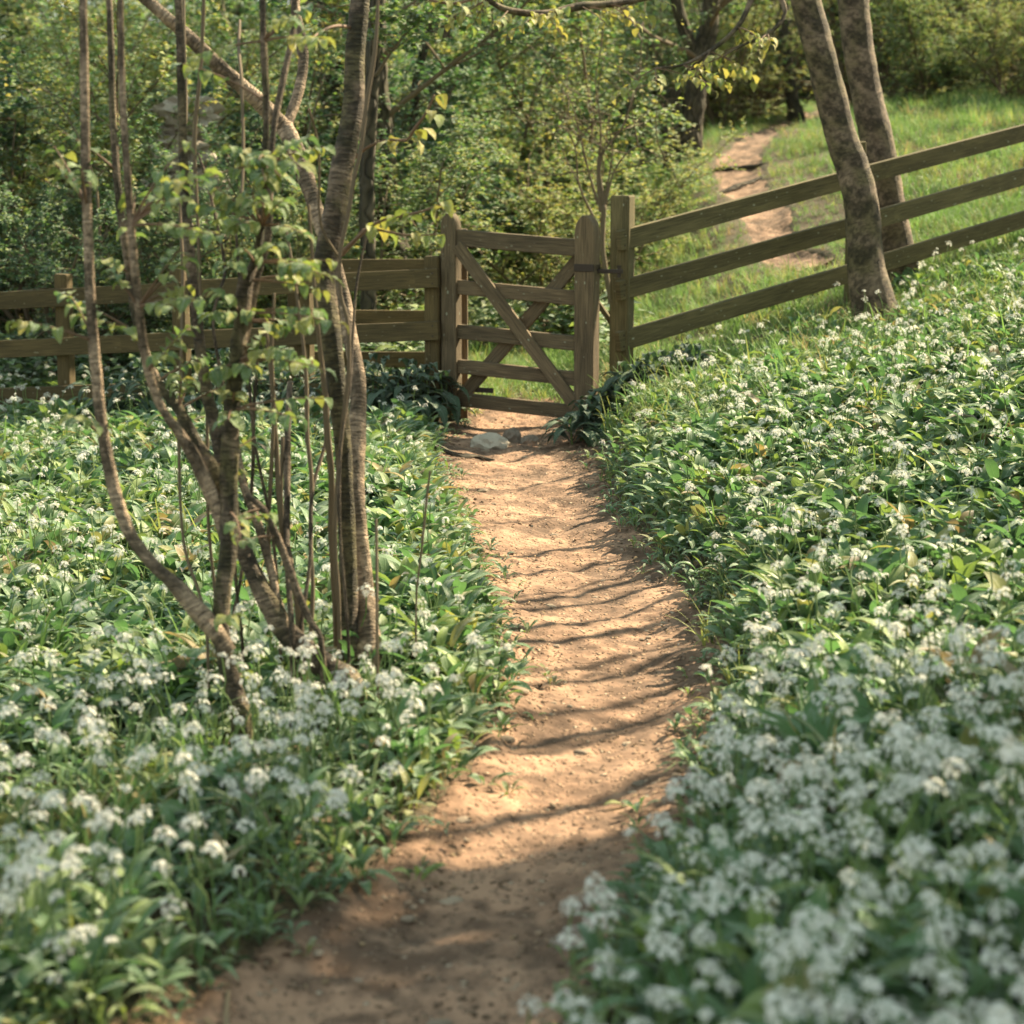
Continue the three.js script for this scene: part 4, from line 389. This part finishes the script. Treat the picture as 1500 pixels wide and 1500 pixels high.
function crownOn(g, P, opt) {               // leafy boughs along the upper part of a traced trunk
  const r = rngOf(opt.seed), stems = []; for (let k = 0; k < opt.n; k++) { const t = mix(opt.from ?? 0.5, 1, k / opt.n) * (P.length - 1), i = Math.min(P.length - 2, Math.floor(t)), f = t - i, a = r() * 6.28; stems.push({ p: V(mix(P[i][0], P[i + 1][0], f), mix(P[i][1], P[i + 1][1], f), mix(P[i][2], P[i + 1][2], f)).sub(g.position), dir: V(Math.cos(a), 0.35 + 0.4 * r(), Math.sin(a)).normalize(), len: opt.len * (0.6 + 0.6 * r()), r: mix(P[i][3], P[i + 1][3], f) * 0.27 }); }
  const G = grow({ stems, levels: 2, kids: [2, 1], perStep: opt.perStep ?? 5, leafOn: 1, leaf: opt.leaf ?? 0.07, colors: opt.colors ?? LG, seed: opt.seed + 1, wander: 0.4, up: 0.04, minRad: 0.003 });
  part(g, 'boughs', mergeGeometries(G.wood), M.shrubWood); part(g, 'crown', G.leaves.geo(), M.leaf);
}
function backTree(name, label, stems, mat, moss, crown) {
  const b = stems[0][0], g = top(new THREE.Group(), name, label, 'tree'); based(g, b[0], h(b[0], b[2]), b[2]);
  stems.forEach((P, i) => stem(g, i ? 'limb' : 'trunk', i ? P : sink(P), mat, { sides: 14, step: 0.06, moss, rough: mat === M.barkMossy ? 0.03 : 0.1, scale: mat === M.barkMossy ? 0.3 : 0.6, seed: P.length * 3 + i })); if (crown) crownOn(g, stems[crown.on ?? 0], crown);
  return g;
}
{
  const g = backTree('bank_tree', 'smooth leaning tree growing beside the rails where the fence climbs the bank', [T.leanTree[0], ...T.leanLimb], M.barkMossy, 0.6, { seed: 601, n: 9, from: 0.8, len: 1.7, leaf: 0.075, colors: [...LG, ...LY], perStep: 4 });
  const r = rngOf(605), young = [M.hazel[1], M.hazel[3], M.hazel[4], M.hazel[4]];
  for (const P of T.leanLimb) for (let k = 3; k < P.length; k++) for (let j = 0; j < 3; j++) { const q = V(P[k][0], P[k][1], P[k][2]), a = r() * 6.28; leafyTwig(g, q, q.clone().add(V(Math.cos(a) * 0.28, -0.05 - 0.14 * r(), Math.sin(a) * 0.28)), 5, 0.075, r, M.twig, young); }
}
backTree('bank_tree', 'straight grey tree standing up the bank past the leaning one', T.edgeTree, M.barkMossy, 0.5, { seed: 611, n: 9, from: 0.82, len: 1.7, leaf: 0.07 });
backTree('grey_tree', 'thin straight grey trunk rising behind the paddock fence', T.backGrey, M.barkRough, 0.3, { seed: 613, n: 8, from: 0.55, len: 1.6, leaf: 0.06, colors: LG });
backTree('flared_tree', 'dark trunk with a wide flared foot behind the short board fence', T.backDark, M.barkRough, 0.35, { seed: 617, n: 9, from: 0.55, len: 2, leaf: 0.06, colors: LD });
backTree('slim_tree', 'slim pole-like trunk in the shade behind the flared tree', T.backPost, M.barkRough, 0.3, { seed: 619, n: 7, from: 0.45, len: 1.5, leaf: 0.05, colors: LY });
backTree('dark_tree', 'thick dark trunk bending upward behind the mossy stem', T.backLean, M.barkRough, 0.4, { seed: 623, n: 9, from: 0.55, len: 2.2, leaf: 0.06, colors: LD });
backTree('forked_tree', 'old furrowed trunk with a broken stub at its side above the grassy slope', [T.dblB[0], T.dblA[0], T.dblB2[0]], M.barkRough, 0.4, { seed: 627, n: 10, from: 0.45, len: 2.4, leaf: 0.07, colors: LG });
backTree('ridge_tree', 'dark trunk standing at the top of the hill path', T.ridge, M.barkRough, 0.4, { seed: 631, n: 8, from: 0.4, len: 2.2, leaf: 0.07, colors: LD });
backTree('ridge_tree', 'thin crooked trunk in the thicket along the hill path', T.ridge2, M.barkRough, 0.3, { seed: 633, n: 8, from: 0.3, len: 1.8, leaf: 0.06, colors: LG });
{
  const b = T.shrubStem[0][0], g = top(new THREE.Group(), 'bare_shrub', 'thin bare-twigged shrub behind the gate, its stems fanning upward', 'shrub'); based(g, b[0], h(b[0], b[2]), b[2]);
  const up = [[b[0] + 0.05, h(b[0], b[2]) - 0.05, b[2], 0.026], [b[0] + 0.06, 0.5, b[2], 0.022], [b[0] - 0.01, 0.95, b[2], 0.02], [...T.shrubStem[0][0].slice(0, 3), 0.02]]; stem(g, 'trunk', up, M.shrubWood, { sides: 8, plain: true, rough: 0.1 });
  for (const P of T.shrubStem) stem(g, 'stem', P.map((p) => [p[0], p[1], p[2], Math.max(0.004, p[3] * 0.5)]), M.shrubWood, { sides: 6, step: 0.06, plain: true, rough: 0.15 });
  const r = rngOf(641), stems = T.shrubStem.flatMap((P) => P.slice(1).map((p) => ({ p: V(p[0], p[1], p[2]).sub(g.position), dir: V(r() - 0.5, 0.5 * r(), r() - 0.5).normalize(), len: 0.5 + 0.3 * r(), r: 0.006 })));
  const G = grow({ stems, levels: 1, kids: [1], perStep: 1, leafy: 0.5, leaf: 0.04, colors: LY, seed: 643, wander: 0.5, minRad: 0.001, bare: 0.1 }); part(g, 'twigs', mergeGeometries(G.wood), M.shrubWood); part(g, 'crown', G.leaves.geo(), M.leaf);
}

// ---------------------------------------------------------------- thicket: shrubs and small trees behind the fences
const shrubKinds = [
  { colors: LG, leaf: 0.06, n: 8, len: 2.3 }, { colors: LD, leaf: 0.065, n: 8, len: 2.1 }, { colors: LY, leaf: 0.05, n: 7, len: 2.4 }, { colors: [...LG, ...LY], leaf: 0.055, n: 9, len: 2.2 }, { colors: [...LD, ...LG], leaf: 0.05, n: 8, len: 2.5 }, { colors: [...LY, ...LG], leaf: 0.055, n: 8, len: 2.5, per: 1 },
].map((k, i) => {
  const r = rngOf(700 + i), stems = []; for (let s = 0; s < k.n; s++) { const a = s / k.n * 6.28 + r(), t = 0.35 + 0.5 * r(); stems.push({ p: V(Math.cos(a) * 0.12, -0.08, Math.sin(a) * 0.12), dir: V(Math.cos(a) * t, 1, Math.sin(a) * t).normalize(), len: k.len * (0.7 + 0.5 * r()), r: 0.03 }); }
  const G = grow({ stems, levels: 2, kids: k.per ? [2, 1] : [3, 2], perStep: k.per ?? 4, leaf: k.leaf, colors: k.colors, seed: 710 + i, wander: 0.42, up: 0.05, minRad: 0.004, bare: 0.08, leafOn: 1, ratio: 0.42 });
  console.log('shrub kind', i, 'leaves', G.leaves.count);
  return { wood: mergeGeometries(G.wood), crown: G.leaves.geo() };
});
const shrubLabel = ['rounded mid-green leafy shrub in the thicket behind the fences', 'dark-leaved shrub in the thicket behind the fences', 'yellow-green shrub with young leaves in the thicket behind the fences', 'mixed light-green shrub in the thicket behind the fences', 'deep-green small-leaved shrub in the thicket behind the fences', 'thin twiggy shrub with scattered yellow leaves along the top of the grassy slope'];
const shrubGroup = ['mid-green thicket shrubs', 'dark thicket shrubs', 'yellow-green thicket shrubs', 'light-green thicket shrubs', 'small-leaved thicket shrubs', 'twiggy shrubs along the slope'];
const shrubs = [];
{
  const r = rngOf(801), put = (x, d, s, k) => { const S = shrubKinds[k], g = top(new THREE.Group(), 'shrub', shrubLabel[k], 'shrub', shrubGroup[k]); part(g, 'stems', S.wood, M.shrubWood); part(g, 'crown', S.crown, M.leaf); based(g, x, h(x, -d), -d); g.rotation.y = r() * 6.28; g.scale.set(s, s * (0.9 + 0.25 * r()), s); };
  for (let row = 0; row < 6; row++) { const d = [16.6, 18.8, 21.5, 24.8, 28.5, 33][row], step = [1.5, 1.6, 1.8, 2, 2.3, 2.7][row];
    for (let x = -0.34 * d - 1.2; x < 0.34 * d + 1.5; x += step) { const xx = x + (r() - 0.5) * step * 0.7, dd = d + (r() - 0.5) * 1.8, lim = [0.2, 0.2, 0.3, 0.55, 3, 99][row]; if (xx > lim && Math.abs(xx) < 99 && !(row === 4 && xx > hillX(dd) + 4.5)) continue; if (Math.abs(xx - hillX(dd)) < 1.0 && dd > 20) continue; if (row === 5 && xx > 2 && xx < 4.5 && dd < 32) continue; put(xx, dd, 0.8 + 0.1 * row + 0.35 * r(), row > 3 && xx > 1.2 ? (r(), 5) : Math.floor(r() * 5)); } }
  for (let k = 0; k < 13; k++) { const x = 1.9 + 0.62 * k, d = 29.6 + 2.2 * r() + 0.12 * k; if (Math.abs(x - hillX(d)) > 0.85) put(x, d, 0.75 + 0.4 * r(), [5, 5, 2, 5, 5][k % 5]); }
  for (const [x, d, s, k] of [[6.6, 26.5, 0.75, 2], [7.9, 25.2, 0.85, 3], [9.2, 26.8, 0.9, 2], [6.0, 29, 0.8, 3], [8.4, 29.5, 0.9, 0], [10.3, 28.5, 1, 3], [7.2, 23.2, 0.5, 2]]) put(x, d, s, k);
  put(0.75, 20.2, 0.72, 3); put(0.5, 17.6, 0.7, 2); put(-2.5, 15.3, 0.58, 0); put(-3.3, 15.2, 0.7, 4); put(-2.0, 15.5, 0.5, 2);
}
{ // the wood beyond, one mass
  const g = new THREE.Group(), r = rngOf(821), lots = shrubKinds.slice(0, 5).map(() => []);
  for (let k = 0; k < 120; k++) { const d = 44 + 22 * r(), x = (r() * 2 - 1) * (0.42 * d + 3); lots[k % 5].push({ p: V(x, h(x, -d) - 0.3 + 1.2 * r() * (x < 0), -d), yaw: r() * 6.28, s: (x < 0 ? 2 : 1.5) + 0.9 * r() }); }
  lots.forEach((l, k) => { g.add(inst(shrubKinds[k].crown, M.leaf, l, 'foliage'), inst(shrubKinds[k].wood, M.shrubWood, l, 'branches')); });
  setting(g, 'woodland', 'dense green wood filling the distance', 'stuff', 'woodland');
}

// ---------------------------------------------------------------- trees outside the picture that throw the bars of shade over the path
{
  const trunk = (seed, H, R, crown) => { const r = rngOf(seed), P = []; let x = 0, z = 0; for (let k = 0; k <= 8; k++) { P.push([x, H * k / 8 - 0.1, z, R * (1 - 0.75 * k / 8) * (k ? 1 : 1.4)]); x += (r() - 0.5) * 0.16; z += (r() - 0.5) * 0.16; } return P; };
  const poleKinds = [0, 1, 2, 3].map((i) => { const P = trunk(900 + i, 6.2 + i * 0.4, 0.015 + 0.006 * i), r = rngOf(910 + i), stems = []; for (let k = 4; k < 9; k++) for (let j = 0; j < 1; j++) { const a = r() * 6.28; stems.push({ p: V(P[k][0], P[k][1], P[k][2]), dir: V(Math.cos(a), 0.9, Math.sin(a)).normalize(), len: 0.9 + 0.5 * r(), r: 0.009 }); } const G = grow({ stems, levels: 1, kids: [0], leafOn: 1, perStep: 1, leafy: 0.5, leaf: 0.06, colors: LG, seed: 920 + i, wander: 0.3, minRad: 0.002 }); return { t: tube(P, { sides: 8, step: 0.2, moss: 0.3 }), w: mergeGeometries(G.wood), c: G.leaves.geo() }; });
  const r = rngOf(931);
  for (let k = 0; k < 32; k++) { const w = k < 27 ? -2.9 + 3.9 * (k + r()) / 27 : 1.1 + 2.6 * (k - 27 + r()) / 5; let s = 2.4 + 2.6 * r(), x, z; do { x = 0.3 + s * 0.766 - w * 0.643; z = -6.6 - s * 0.643 - w * 0.766; s += 0.2; } while (x < -0.25 * z + 0.25); const K = poleKinds[k % 4], g = top(new THREE.Group(), 'sapling', 'slender straight sapling with sparse leaves on the bank above the path', 'sapling', 'saplings on the bank'); based(g, x, h(x, z), z); g.rotation.y = r() * 6.28; g.scale.setScalar(0.9 + 0.25 * r()); part(g, 'trunk', K.t, M.barkPale); part(g, 'boughs', K.w, M.shrubWood); part(g, 'crown', K.c, M.leaf); }
  const bigKinds = [0, 1].map((i) => { const P = trunk(950 + i, 7, 0.16), rr = rngOf(955 + i), stems = []; for (let k = 0; k < 14; k++) { const a = k * 2.4 + rr(), y = 3.2 + 3.6 * k / 14, q = Math.min(8, Math.round(y / 7 * 8)); stems.push({ p: V(P[q][0], y, P[q][2]), dir: V(Math.cos(a), 0.35, Math.sin(a)).normalize(), len: 2.4 + rr(), r: 0.05 }); } const G = grow({ stems, levels: 2, kids: [2, 1], perStep: 8, leafOn: 1, leaf: 0.125, colors: LG, seed: 960 + i, wander: 0.35, minRad: 0.004 }); return { t: tube(P, { sides: 12, step: 0.2, moss: 0.4 }), w: mergeGeometries(G.wood), c: G.leaves.geo() }; });
  const bigs = [[5.6, -6.7], [5.3, -4.7], [8.3, -5.4], [-7.5, -12], [-0.8, -23]];
  bigs.forEach(([x, z], k) => { const K = bigKinds[k % 2], g = top(new THREE.Group(), 'shade_tree', z > -10 ? 'broad leafy tree on the bank that shades the path' : 'tall broad-crowned tree rising out of the thicket behind the fences', 'tree', z > -10 ? 'shade trees on the bank' : 'tall trees in the thicket'); based(g, x, h(x, z), z); g.rotation.y = k * 1.7; part(g, 'trunk', K.t, M.barkPale); part(g, 'boughs', K.w, M.shrubWood); part(g, 'crown', K.c, M.leaf); });
}

// ---------------------------------------------------------------- wild garlic on both banks
{
  const r = rngOf(1001);
  const clump = (seed, n, lenK) => { const q = rngOf(seed), gs = []; for (let k = 0; k < n; k++) { const b = blade({ len: (0.11 + 0.055 * q()) * lenK, wid: (0.035 + 0.019 * q()) * lenK, seg: 6, fold: 0.3 + 0.25 * q(), rise: 0.95 + 0.5 * q(), droop: 1.3 + 1.6 * q(), stalk: 0.05 + 0.05 * q(), peak: 0.42, twist: (q() - 0.5) * 1.2, wave: 0.05, seed: k }); b.rotateY(k * 2.4 + q() * 1.3); b.translate((q() - 0.5) * 0.03, 0, (q() - 0.5) * 0.03); gs.push(b); } return mergeGeometries(gs); };
  const clumps = [0, 1, 2, 3, 4, 5, 6, 7].map((i) => clump(1100 + i, 4 + i % 2, 1));
  const star = (() => { const pos = [], idx = []; for (let k = 0; k < 6; k++) { const a = k / 6 * 6.283, c = Math.cos(a), s = Math.sin(a), w = 0.32, b = pos.length / 3; pos.push(0, 0, 0, c * 0.55 - s * w * 0.55, 0.16, s * 0.55 + c * w * 0.55, c, 0.22, s, c * 0.55 + s * w * 0.55, 0.16, s * 0.55 - c * w * 0.55); idx.push(b, b + 2, b + 1, b, b + 3, b + 2); } return buf(pos, idx); })();
  const umbel = (seed, n, R, open) => { const q = rngOf(seed), gs = []; for (let k = 0; k < n; k++) { const t = (k + 0.5) / n, ph = Math.acos(1 - t * open), az = k * 2.399 + q() * 0.4, d = V(Math.sin(ph) * Math.cos(az), Math.cos(ph), Math.sin(ph) * Math.sin(az)), f = star.clone(); f.scale(0.0098, 0.0098, 0.0098); f.rotateY(q() * 6); f.applyQuaternion(new THREE.Quaternion().setFromUnitVectors(V(0, 1, 0), d.clone().add(V((q() - 0.5) * 0.5, 0.15, (q() - 0.5) * 0.5)).normalize())); const l = R * (0.6 + 0.6 * q()); f.translate(d.x * l, d.y * l, d.z * l); gs.push(f); } return mergeGeometries(gs); };
  const umbels = [umbel(1201, 13, 0.022, 1.0), umbel(1202, 17, 0.024, 1.25), umbel(1203, 9, 0.02, 0.8), umbel(1204, 15, 0.026, 1.0), umbel(1205, 7, 0.016, 0.6), umbel(1206, 11, 0.026, 1.15)];
  const stalks = [0, 1, 2].map((i) => { const q = rngOf(1300 + i), P = []; for (let k = 0; k <= 5; k++) { const t = k / 5; P.push([0.05 * (i - 1) * t * t + 0.01 * q(), t, 0.04 * t * t * (q() - 0.3), 0.0022]); } return { g: tube(P, { sides: 5, step: 0.2, plain: true, rough: 0, cap: false }), tip: P[5] }; });
  const beds = { left: { c: clumps.map(() => []), u: umbels.map(() => []), s: stalks.map(() => []) }, right: { c: clumps.map(() => []), u: umbels.map(() => []), s: stalks.map(() => []) } };
  const fenceR = (x) => 12.2 + (x - 0.675) * 0.793, fenceL = (x) => 12.2 - (x + 0.45) * 0.34;
  let count = 0;
  for (let d = 1.5; d < 14.6; d += 0.055) for (let x = -0.2586 * d - 1.6; x < 0.2586 * d + 1.6; x += 0.055) {
    const px = x + (r() - 0.5) * 0.07, pd = d + (r() - 0.5) * 0.07, L = edgeL(pd), R = edgeR(pd), right = px > (L + R) / 2, out = right ? px - R : L - px, edge = 0.035 * n2(px * 4, pd * 4) + 0.02 * n2(px * 13, pd * 13);
    const seedling = out < 0.015 + edge; if (seedling && (out < -0.13 || r() > 0.1 + 0.5 * sm(-0.13, 0.02, out) * 0.5)) continue;
    if (right ? pd > fenceR(px) - 0.1 + 0.5 * n2(px * 1.2, pd) : pd > fenceL(px) + 2.2) continue;
    if (!right && Math.hypot(px + 0.62, pd - 11.95) < 0.3) continue;
    if (right && pd > 11.2 && px < 0.95) continue;
    const thin = right ? sm(fenceR(px) - 3.6, fenceR(px) - 0.6, pd) : 0; if (r() < thin * 0.7) continue;
    const bed = right ? beds.right : beds.left, y = h(px, -pd), rim = seedling ? 0 : sm(0, 0.26, out), s = (seedling ? 0.4 : 0.62 + 0.38 * rim) * (0.7 + 0.5 * r()) * (1 + 0.26 * n2(px * 1.3, pd * 1.3)) * (right ? mix(0.88, 0.7, sm(8.5, 11.5, pd)) : 0.84) * (right ? 1 : 1 - 0.3 * sm(0.5, 0.25, Math.abs(px + 0.72)) * sm(0.9, 0.5, Math.abs(pd - 4.6))), q = r(), tone = 0.75 + 0.5 * r() + 0.12 * n2(px * 2.1 + 70, pd * 2.1); if (!seedling && n2(px * 1.9 + 30, pd * 1.9) < -0.62 && r() < 0.7) continue;
    const c = q < 0.025 ? rgb(0.36 * tone, 0.27 * tone, 0.1) : q < 0.07 ? rgb(0.36 * tone, 0.36 * tone, 0.09) : q < 0.32 ? rgb(0.24 * tone, 0.35 * tone, 0.07) : rgb(0.12 * tone, 0.26 * tone, 0.075 * tone);
    const away = Math.atan2(0, right ? -1 : 1) + (r() - 0.5) * 6.28;
    bed.c[Math.floor(r() * clumps.length)].push({ p: V(px, y - 0.01, -pd), yaw: away, tx: (r() - 0.5) * 0.3, tz: (r() - 0.5) * 0.3 + (right ? 0.18 : -0.18) * (1 - rim), s, c }); count++;
    const patch = 0.5 + 0.5 * n2(px * 0.9 + 20, pd * 0.9), f = (right ? mix(1.3, 0.2, sm(2.8, 5.8, pd)) : mix(0.9, 0.12, sm(4.2, 6, pd))) * (0.3 + 1.6 * patch * patch) * (seedling ? 0 : 0.35 + 0.65 * rim);
    if (r() < f) {
      const i = Math.floor(r() * 3), H = (0.16 + 0.14 * r()) * (0.85 + 0.15 * rim), yaw = r() * 6.28, tx = (r() - 0.5) * 0.45, tz = (r() - 0.5) * 0.45, us = mix(0.72, 0.55, sm(3, 7, pd)) + 0.4 * r();
      bed.s[i].push({ p: V(px, y - 0.01, -pd), yaw, tx, tz, s: V(1, H, 1) });
      const tip = V(stalks[i].tip[0], H, stalks[i].tip[2]).applyEuler(new THREE.Euler(tx, yaw, tz, 'YXZ')).add(V(px, y - 0.01, -pd));
      bed.u[Math.floor(r() * umbels.length)].push({ p: tip, yaw: r() * 6, tx: tx + (r() - 0.5) * 0.8, tz: tz + (r() - 0.5) * 0.8, s: us });
    }
  }
  console.log('garlic plants', count);
  for (const [k, b] of Object.entries(beds)) {
    const g = new THREE.Group();
    b.c.forEach((l, i) => l.length && g.add(inst(clumps[i], M.garlic, l, 'leaves'))); b.u.forEach((l, i) => l.length && g.add(inst(umbels[i], M.petal, l, 'flowers'))); b.s.forEach((l, i) => l.length && g.add(inst(stalks[i].g, M.stalk, l, 'flower_stalks')));
    setting(g, 'wild_garlic', k === 'right' ? 'bed of white-flowering wild garlic on the bank that rises to the climbing fence' : 'bed of white-flowering wild garlic under the hazel and twin-stemmed tree', 'stuff', 'wild garlic');
  }
}
// ---------------------------------------------------------------- dark broad-leaved plants at the foot of the gate
{
  const r = rngOf(1401), kinds = [0, 1, 2].map((k) => blade({ len: 0.2 + 0.03 * k, wid: 0.062 + 0.008 * k, seg: 7, fold: 0.32, rise: 0.85, droop: 2.1 + 0.4 * k, stalk: 0.07, peak: 0.42, wave: 0.08, seed: k }));
  const plant = (x, z, n, H, label, group) => { const g = top(new THREE.Group(), 'broad_leaved_plant', label, 'plant', group); based(g, x, h(x, z), z);
    const st = 2 + Math.floor(r() * 2); for (let s = 0; s < st; s++) { const a = r() * 6.28, sp = 0.07 * r(), P = []; for (let k = 0; k <= 4; k++) { const t = k / 4; P.push([Math.cos(a) * sp * t, H * t - 0.02, Math.sin(a) * sp * t, 0.004 * (1.2 - 0.6 * t)]); } part(g, 'stem', tube(P, { sides: 5, step: 0.08, plain: true, rough: 0 }), M.stalk);
      for (let k = 0; k < n; k++) { const t = 0.15 + 0.85 * k / (n - 1), m = part(g, 'leaf', kinds[k % 3], r() < 0.6 ? M.dock : M.dockB); m.position.set(Math.cos(a) * sp * t, H * t - 0.02, Math.sin(a) * sp * t); m.rotation.set((r() - 0.5) * 0.3, k * 2.4 + r(), (r() - 0.5) * 0.4 + (k === n - 1 ? 0.4 : 0), 'YXZ'); m.scale.setScalar((1.05 - 0.4 * t) * (0.8 + 0.35 * r())); } } };
  for (let k = 0; k < 11; k++) plant(-0.84 + 0.42 * (k % 6) / 5 + 0.05 * (r() - 0.5), -12.08 + 0.32 * Math.floor(k / 6) + 0.1 * (r() - 0.5), 8, 0.24 + 0.14 * r(), 'dark leafy plant in the clump against the hinge side of the gate', 'dark plants by the hinge');
  for (let k = 0; k < 16; k++) { const x = -0.95 - 1.75 * (k + r() * 0.7) / 16; plant(x, -11.75 + 0.34 * (x + 0.45) * 0.9 - 0.25 * r() + 0.1, 8, 0.2 + 0.2 * r(), 'dark leafy plant along the foot of the paddock fence', 'dark plants along the paddock fence'); }
  for (let k = 0; k < 17; k++) { const t = (k + r() * 0.6) / 17; plant(0.34 + 0.86 * t, -11.3 - 0.55 * t + 0.28 * (r() - 0.5), 8, 0.08 + 0.12 * r(), 'dark leafy plant in the clump below the closing side of the gate', 'dark plants below the closing stile'); }
}
// ---------------------------------------------------------------- grass on the slope behind the fence and undergrowth in the wood
{
  const r = rngOf(1501), tuft = (seed, n, H) => { const q = rngOf(seed), gs = []; for (let k = 0; k < n; k++) { const b = blade({ len: H * (0.6 + 0.6 * q()), wid: 0.0055 + 0.003 * q(), seg: 4, fold: 0.3, rise: 1.15 + 0.5 * q(), droop: 0.5 + 1.5 * q(), peak: 0.3 }); b.rotateY(q() * 6.28); b.translate((q() - 0.5) * 0.09, 0, (q() - 0.5) * 0.09); gs.push(b); } return mergeGeometries(gs); };
  const kinds = [tuft(1, 16, 0.14), tuft(2, 16, 0.18), tuft(3, 14, 0.22), tuft(4, 18, 0.11)], lots = kinds.map(() => []);
  const add = (x, d, s) => { const q = r() - 0.3 * n2(x * 0.7 + 5, d * 0.7), b = (0.75 + 0.5 * r()) * (1 + 0.2 * n2(x * 1.3, d * 1.3)); lots[Math.floor(r() * 4)].push({ p: V(x, h(x, -d) - 0.01, -d), yaw: r() * 6.28, tx: (r() - 0.5) * 0.3, s, c: q < 0.24 ? rgb(0.3 * b, 0.34 * b, 0.085 * b) : q < 0.29 ? rgb(0.36 * b, 0.28 * b, 0.12 * b) : rgb(0.175 * b, 0.3 * b, 0.07 * b) }); };
  for (let k = 0; k < 2600; k++) { const d = 2.6 + 10 * r(), x = (r() * 2 - 1) * (0.2586 * d + 1.2), L = edgeL(d), R_ = edgeR(d); if (x > L + 0.02 && x < R_ - 0.02) continue; const near = Math.min(Math.abs(x - L), Math.abs(x - R_)); if (near > 0.2 && n2(x * 1.6 + 11, d * 1.6) < 0.25) continue; if (near < 0.2 && r() < 0.55) continue; add(x, d, near < 0.2 ? 0.35 + 0.5 * r() : 0.9 + 0.7 * r()); }
  for (let d = 8; d < 40; d += d < 17 ? 0.075 : d < 24 ? 0.11 : 0.17) { const st = d < 17 ? 0.075 : d < 24 ? 0.11 : 0.17; for (let x = -1.2; x < 0.2586 * d + 2; x += st) { const px = x + (r() - 0.5) * st, pd = d + (r() - 0.5) * st, R = edgeR(pd), fl = 12.2 + (px - 0.675) * 0.793;
    if (px < 0.5 ? pd < 13.25 + 0.2 * n2(px * 3, 1) || pd > 17 || (px < -0.45 && pd < 14) : pd < fl - 4 || px < R + 0.12) continue; if (px > 0.5 && pd < fl - 0.1 && r() > mix(0.65, 0.12, sm(0.3, 3.5, fl - pd))) continue;
    if (pd > 15.2 && Math.abs(px - hillX(pd)) < hillW(pd) * (1.15 + 0.25 * n2(px * 4, pd * 4))) continue;
    if (px > 0.5 && px < R && pd > 17) continue; if (n2(px * 0.8 + 50, pd * 0.8) < -0.55 && r() < 0.7) continue;
    add(px, pd, (0.8 + 0.5 * r()) * (1 + 0.25 * n2(px, pd)) * (d < 13 ? 1 : d < 17 ? 0.85 : d < 24 ? 0.95 : 1.15) * (pd > 15 ? mix(0.5, 1, sm(0.2, 1.1, Math.abs(px - hillX(pd)))) : 1)); } }
  const g = new THREE.Group(); lots.forEach((l, i) => g.add(inst(kinds[i], M.grass, l, 'blades'))); setting(g, 'grass', 'sunlit rough grass on the slope behind the fence', 'stuff', 'grass');
  const herb = (seed) => { const q = rngOf(seed), L = new Leaves(); for (let k = 0; k < 34; k++) { const a = q() * 6.28, t = q(), y = 0.05 + 0.3 * t, rr = 0.16 * q(), c = LG[Math.floor(q() * 4)], v = 0.7 + 0.5 * q(); L.add(V(Math.cos(a) * rr, y, Math.sin(a) * rr), V(Math.cos(a), 0.25 - 0.5 * q(), Math.sin(a)).normalize(), V(q() - 0.5, 1, q() - 0.5).normalize(), 0.05 + 0.05 * q(), 0.035 + 0.02 * q(), c.map((w) => w * v)); } return L.geo(); };
  const herbs = [herb(5), herb(6), herb(7)], hl = herbs.map(() => []);
  for (let d = 13.4; d < 34; d += 0.24) for (let x = -0.2586 * d - 2; x < 1.4; x += 0.24) { const px = x + (r() - 0.5) * 0.24, pd = d + (r() - 0.5) * 0.24; if (px > -0.5 && pd < 16.5 && px < 0.6) continue; if (px > edgeR(pd) + 0.25) continue; if (px > -3.8 && pd < 13.9) continue; hl[Math.floor(r() * 3)].push({ p: V(px, h(px, -pd) - 0.02, -pd), yaw: r() * 6.28, s: 0.8 + 0.8 * r() }); }
  const u = new THREE.Group(); hl.forEach((l, i) => u.add(inst(herbs[i], M.leaf, l, 'leaves'))); setting(u, 'undergrowth', 'low leafy undergrowth covering the floor of the wood', 'stuff', 'undergrowth');
}

scene.traverse((o) => { if (o.isMesh) { o.castShadow = true; o.receiveShadow = true; } });
renderer.render(scene, camera);
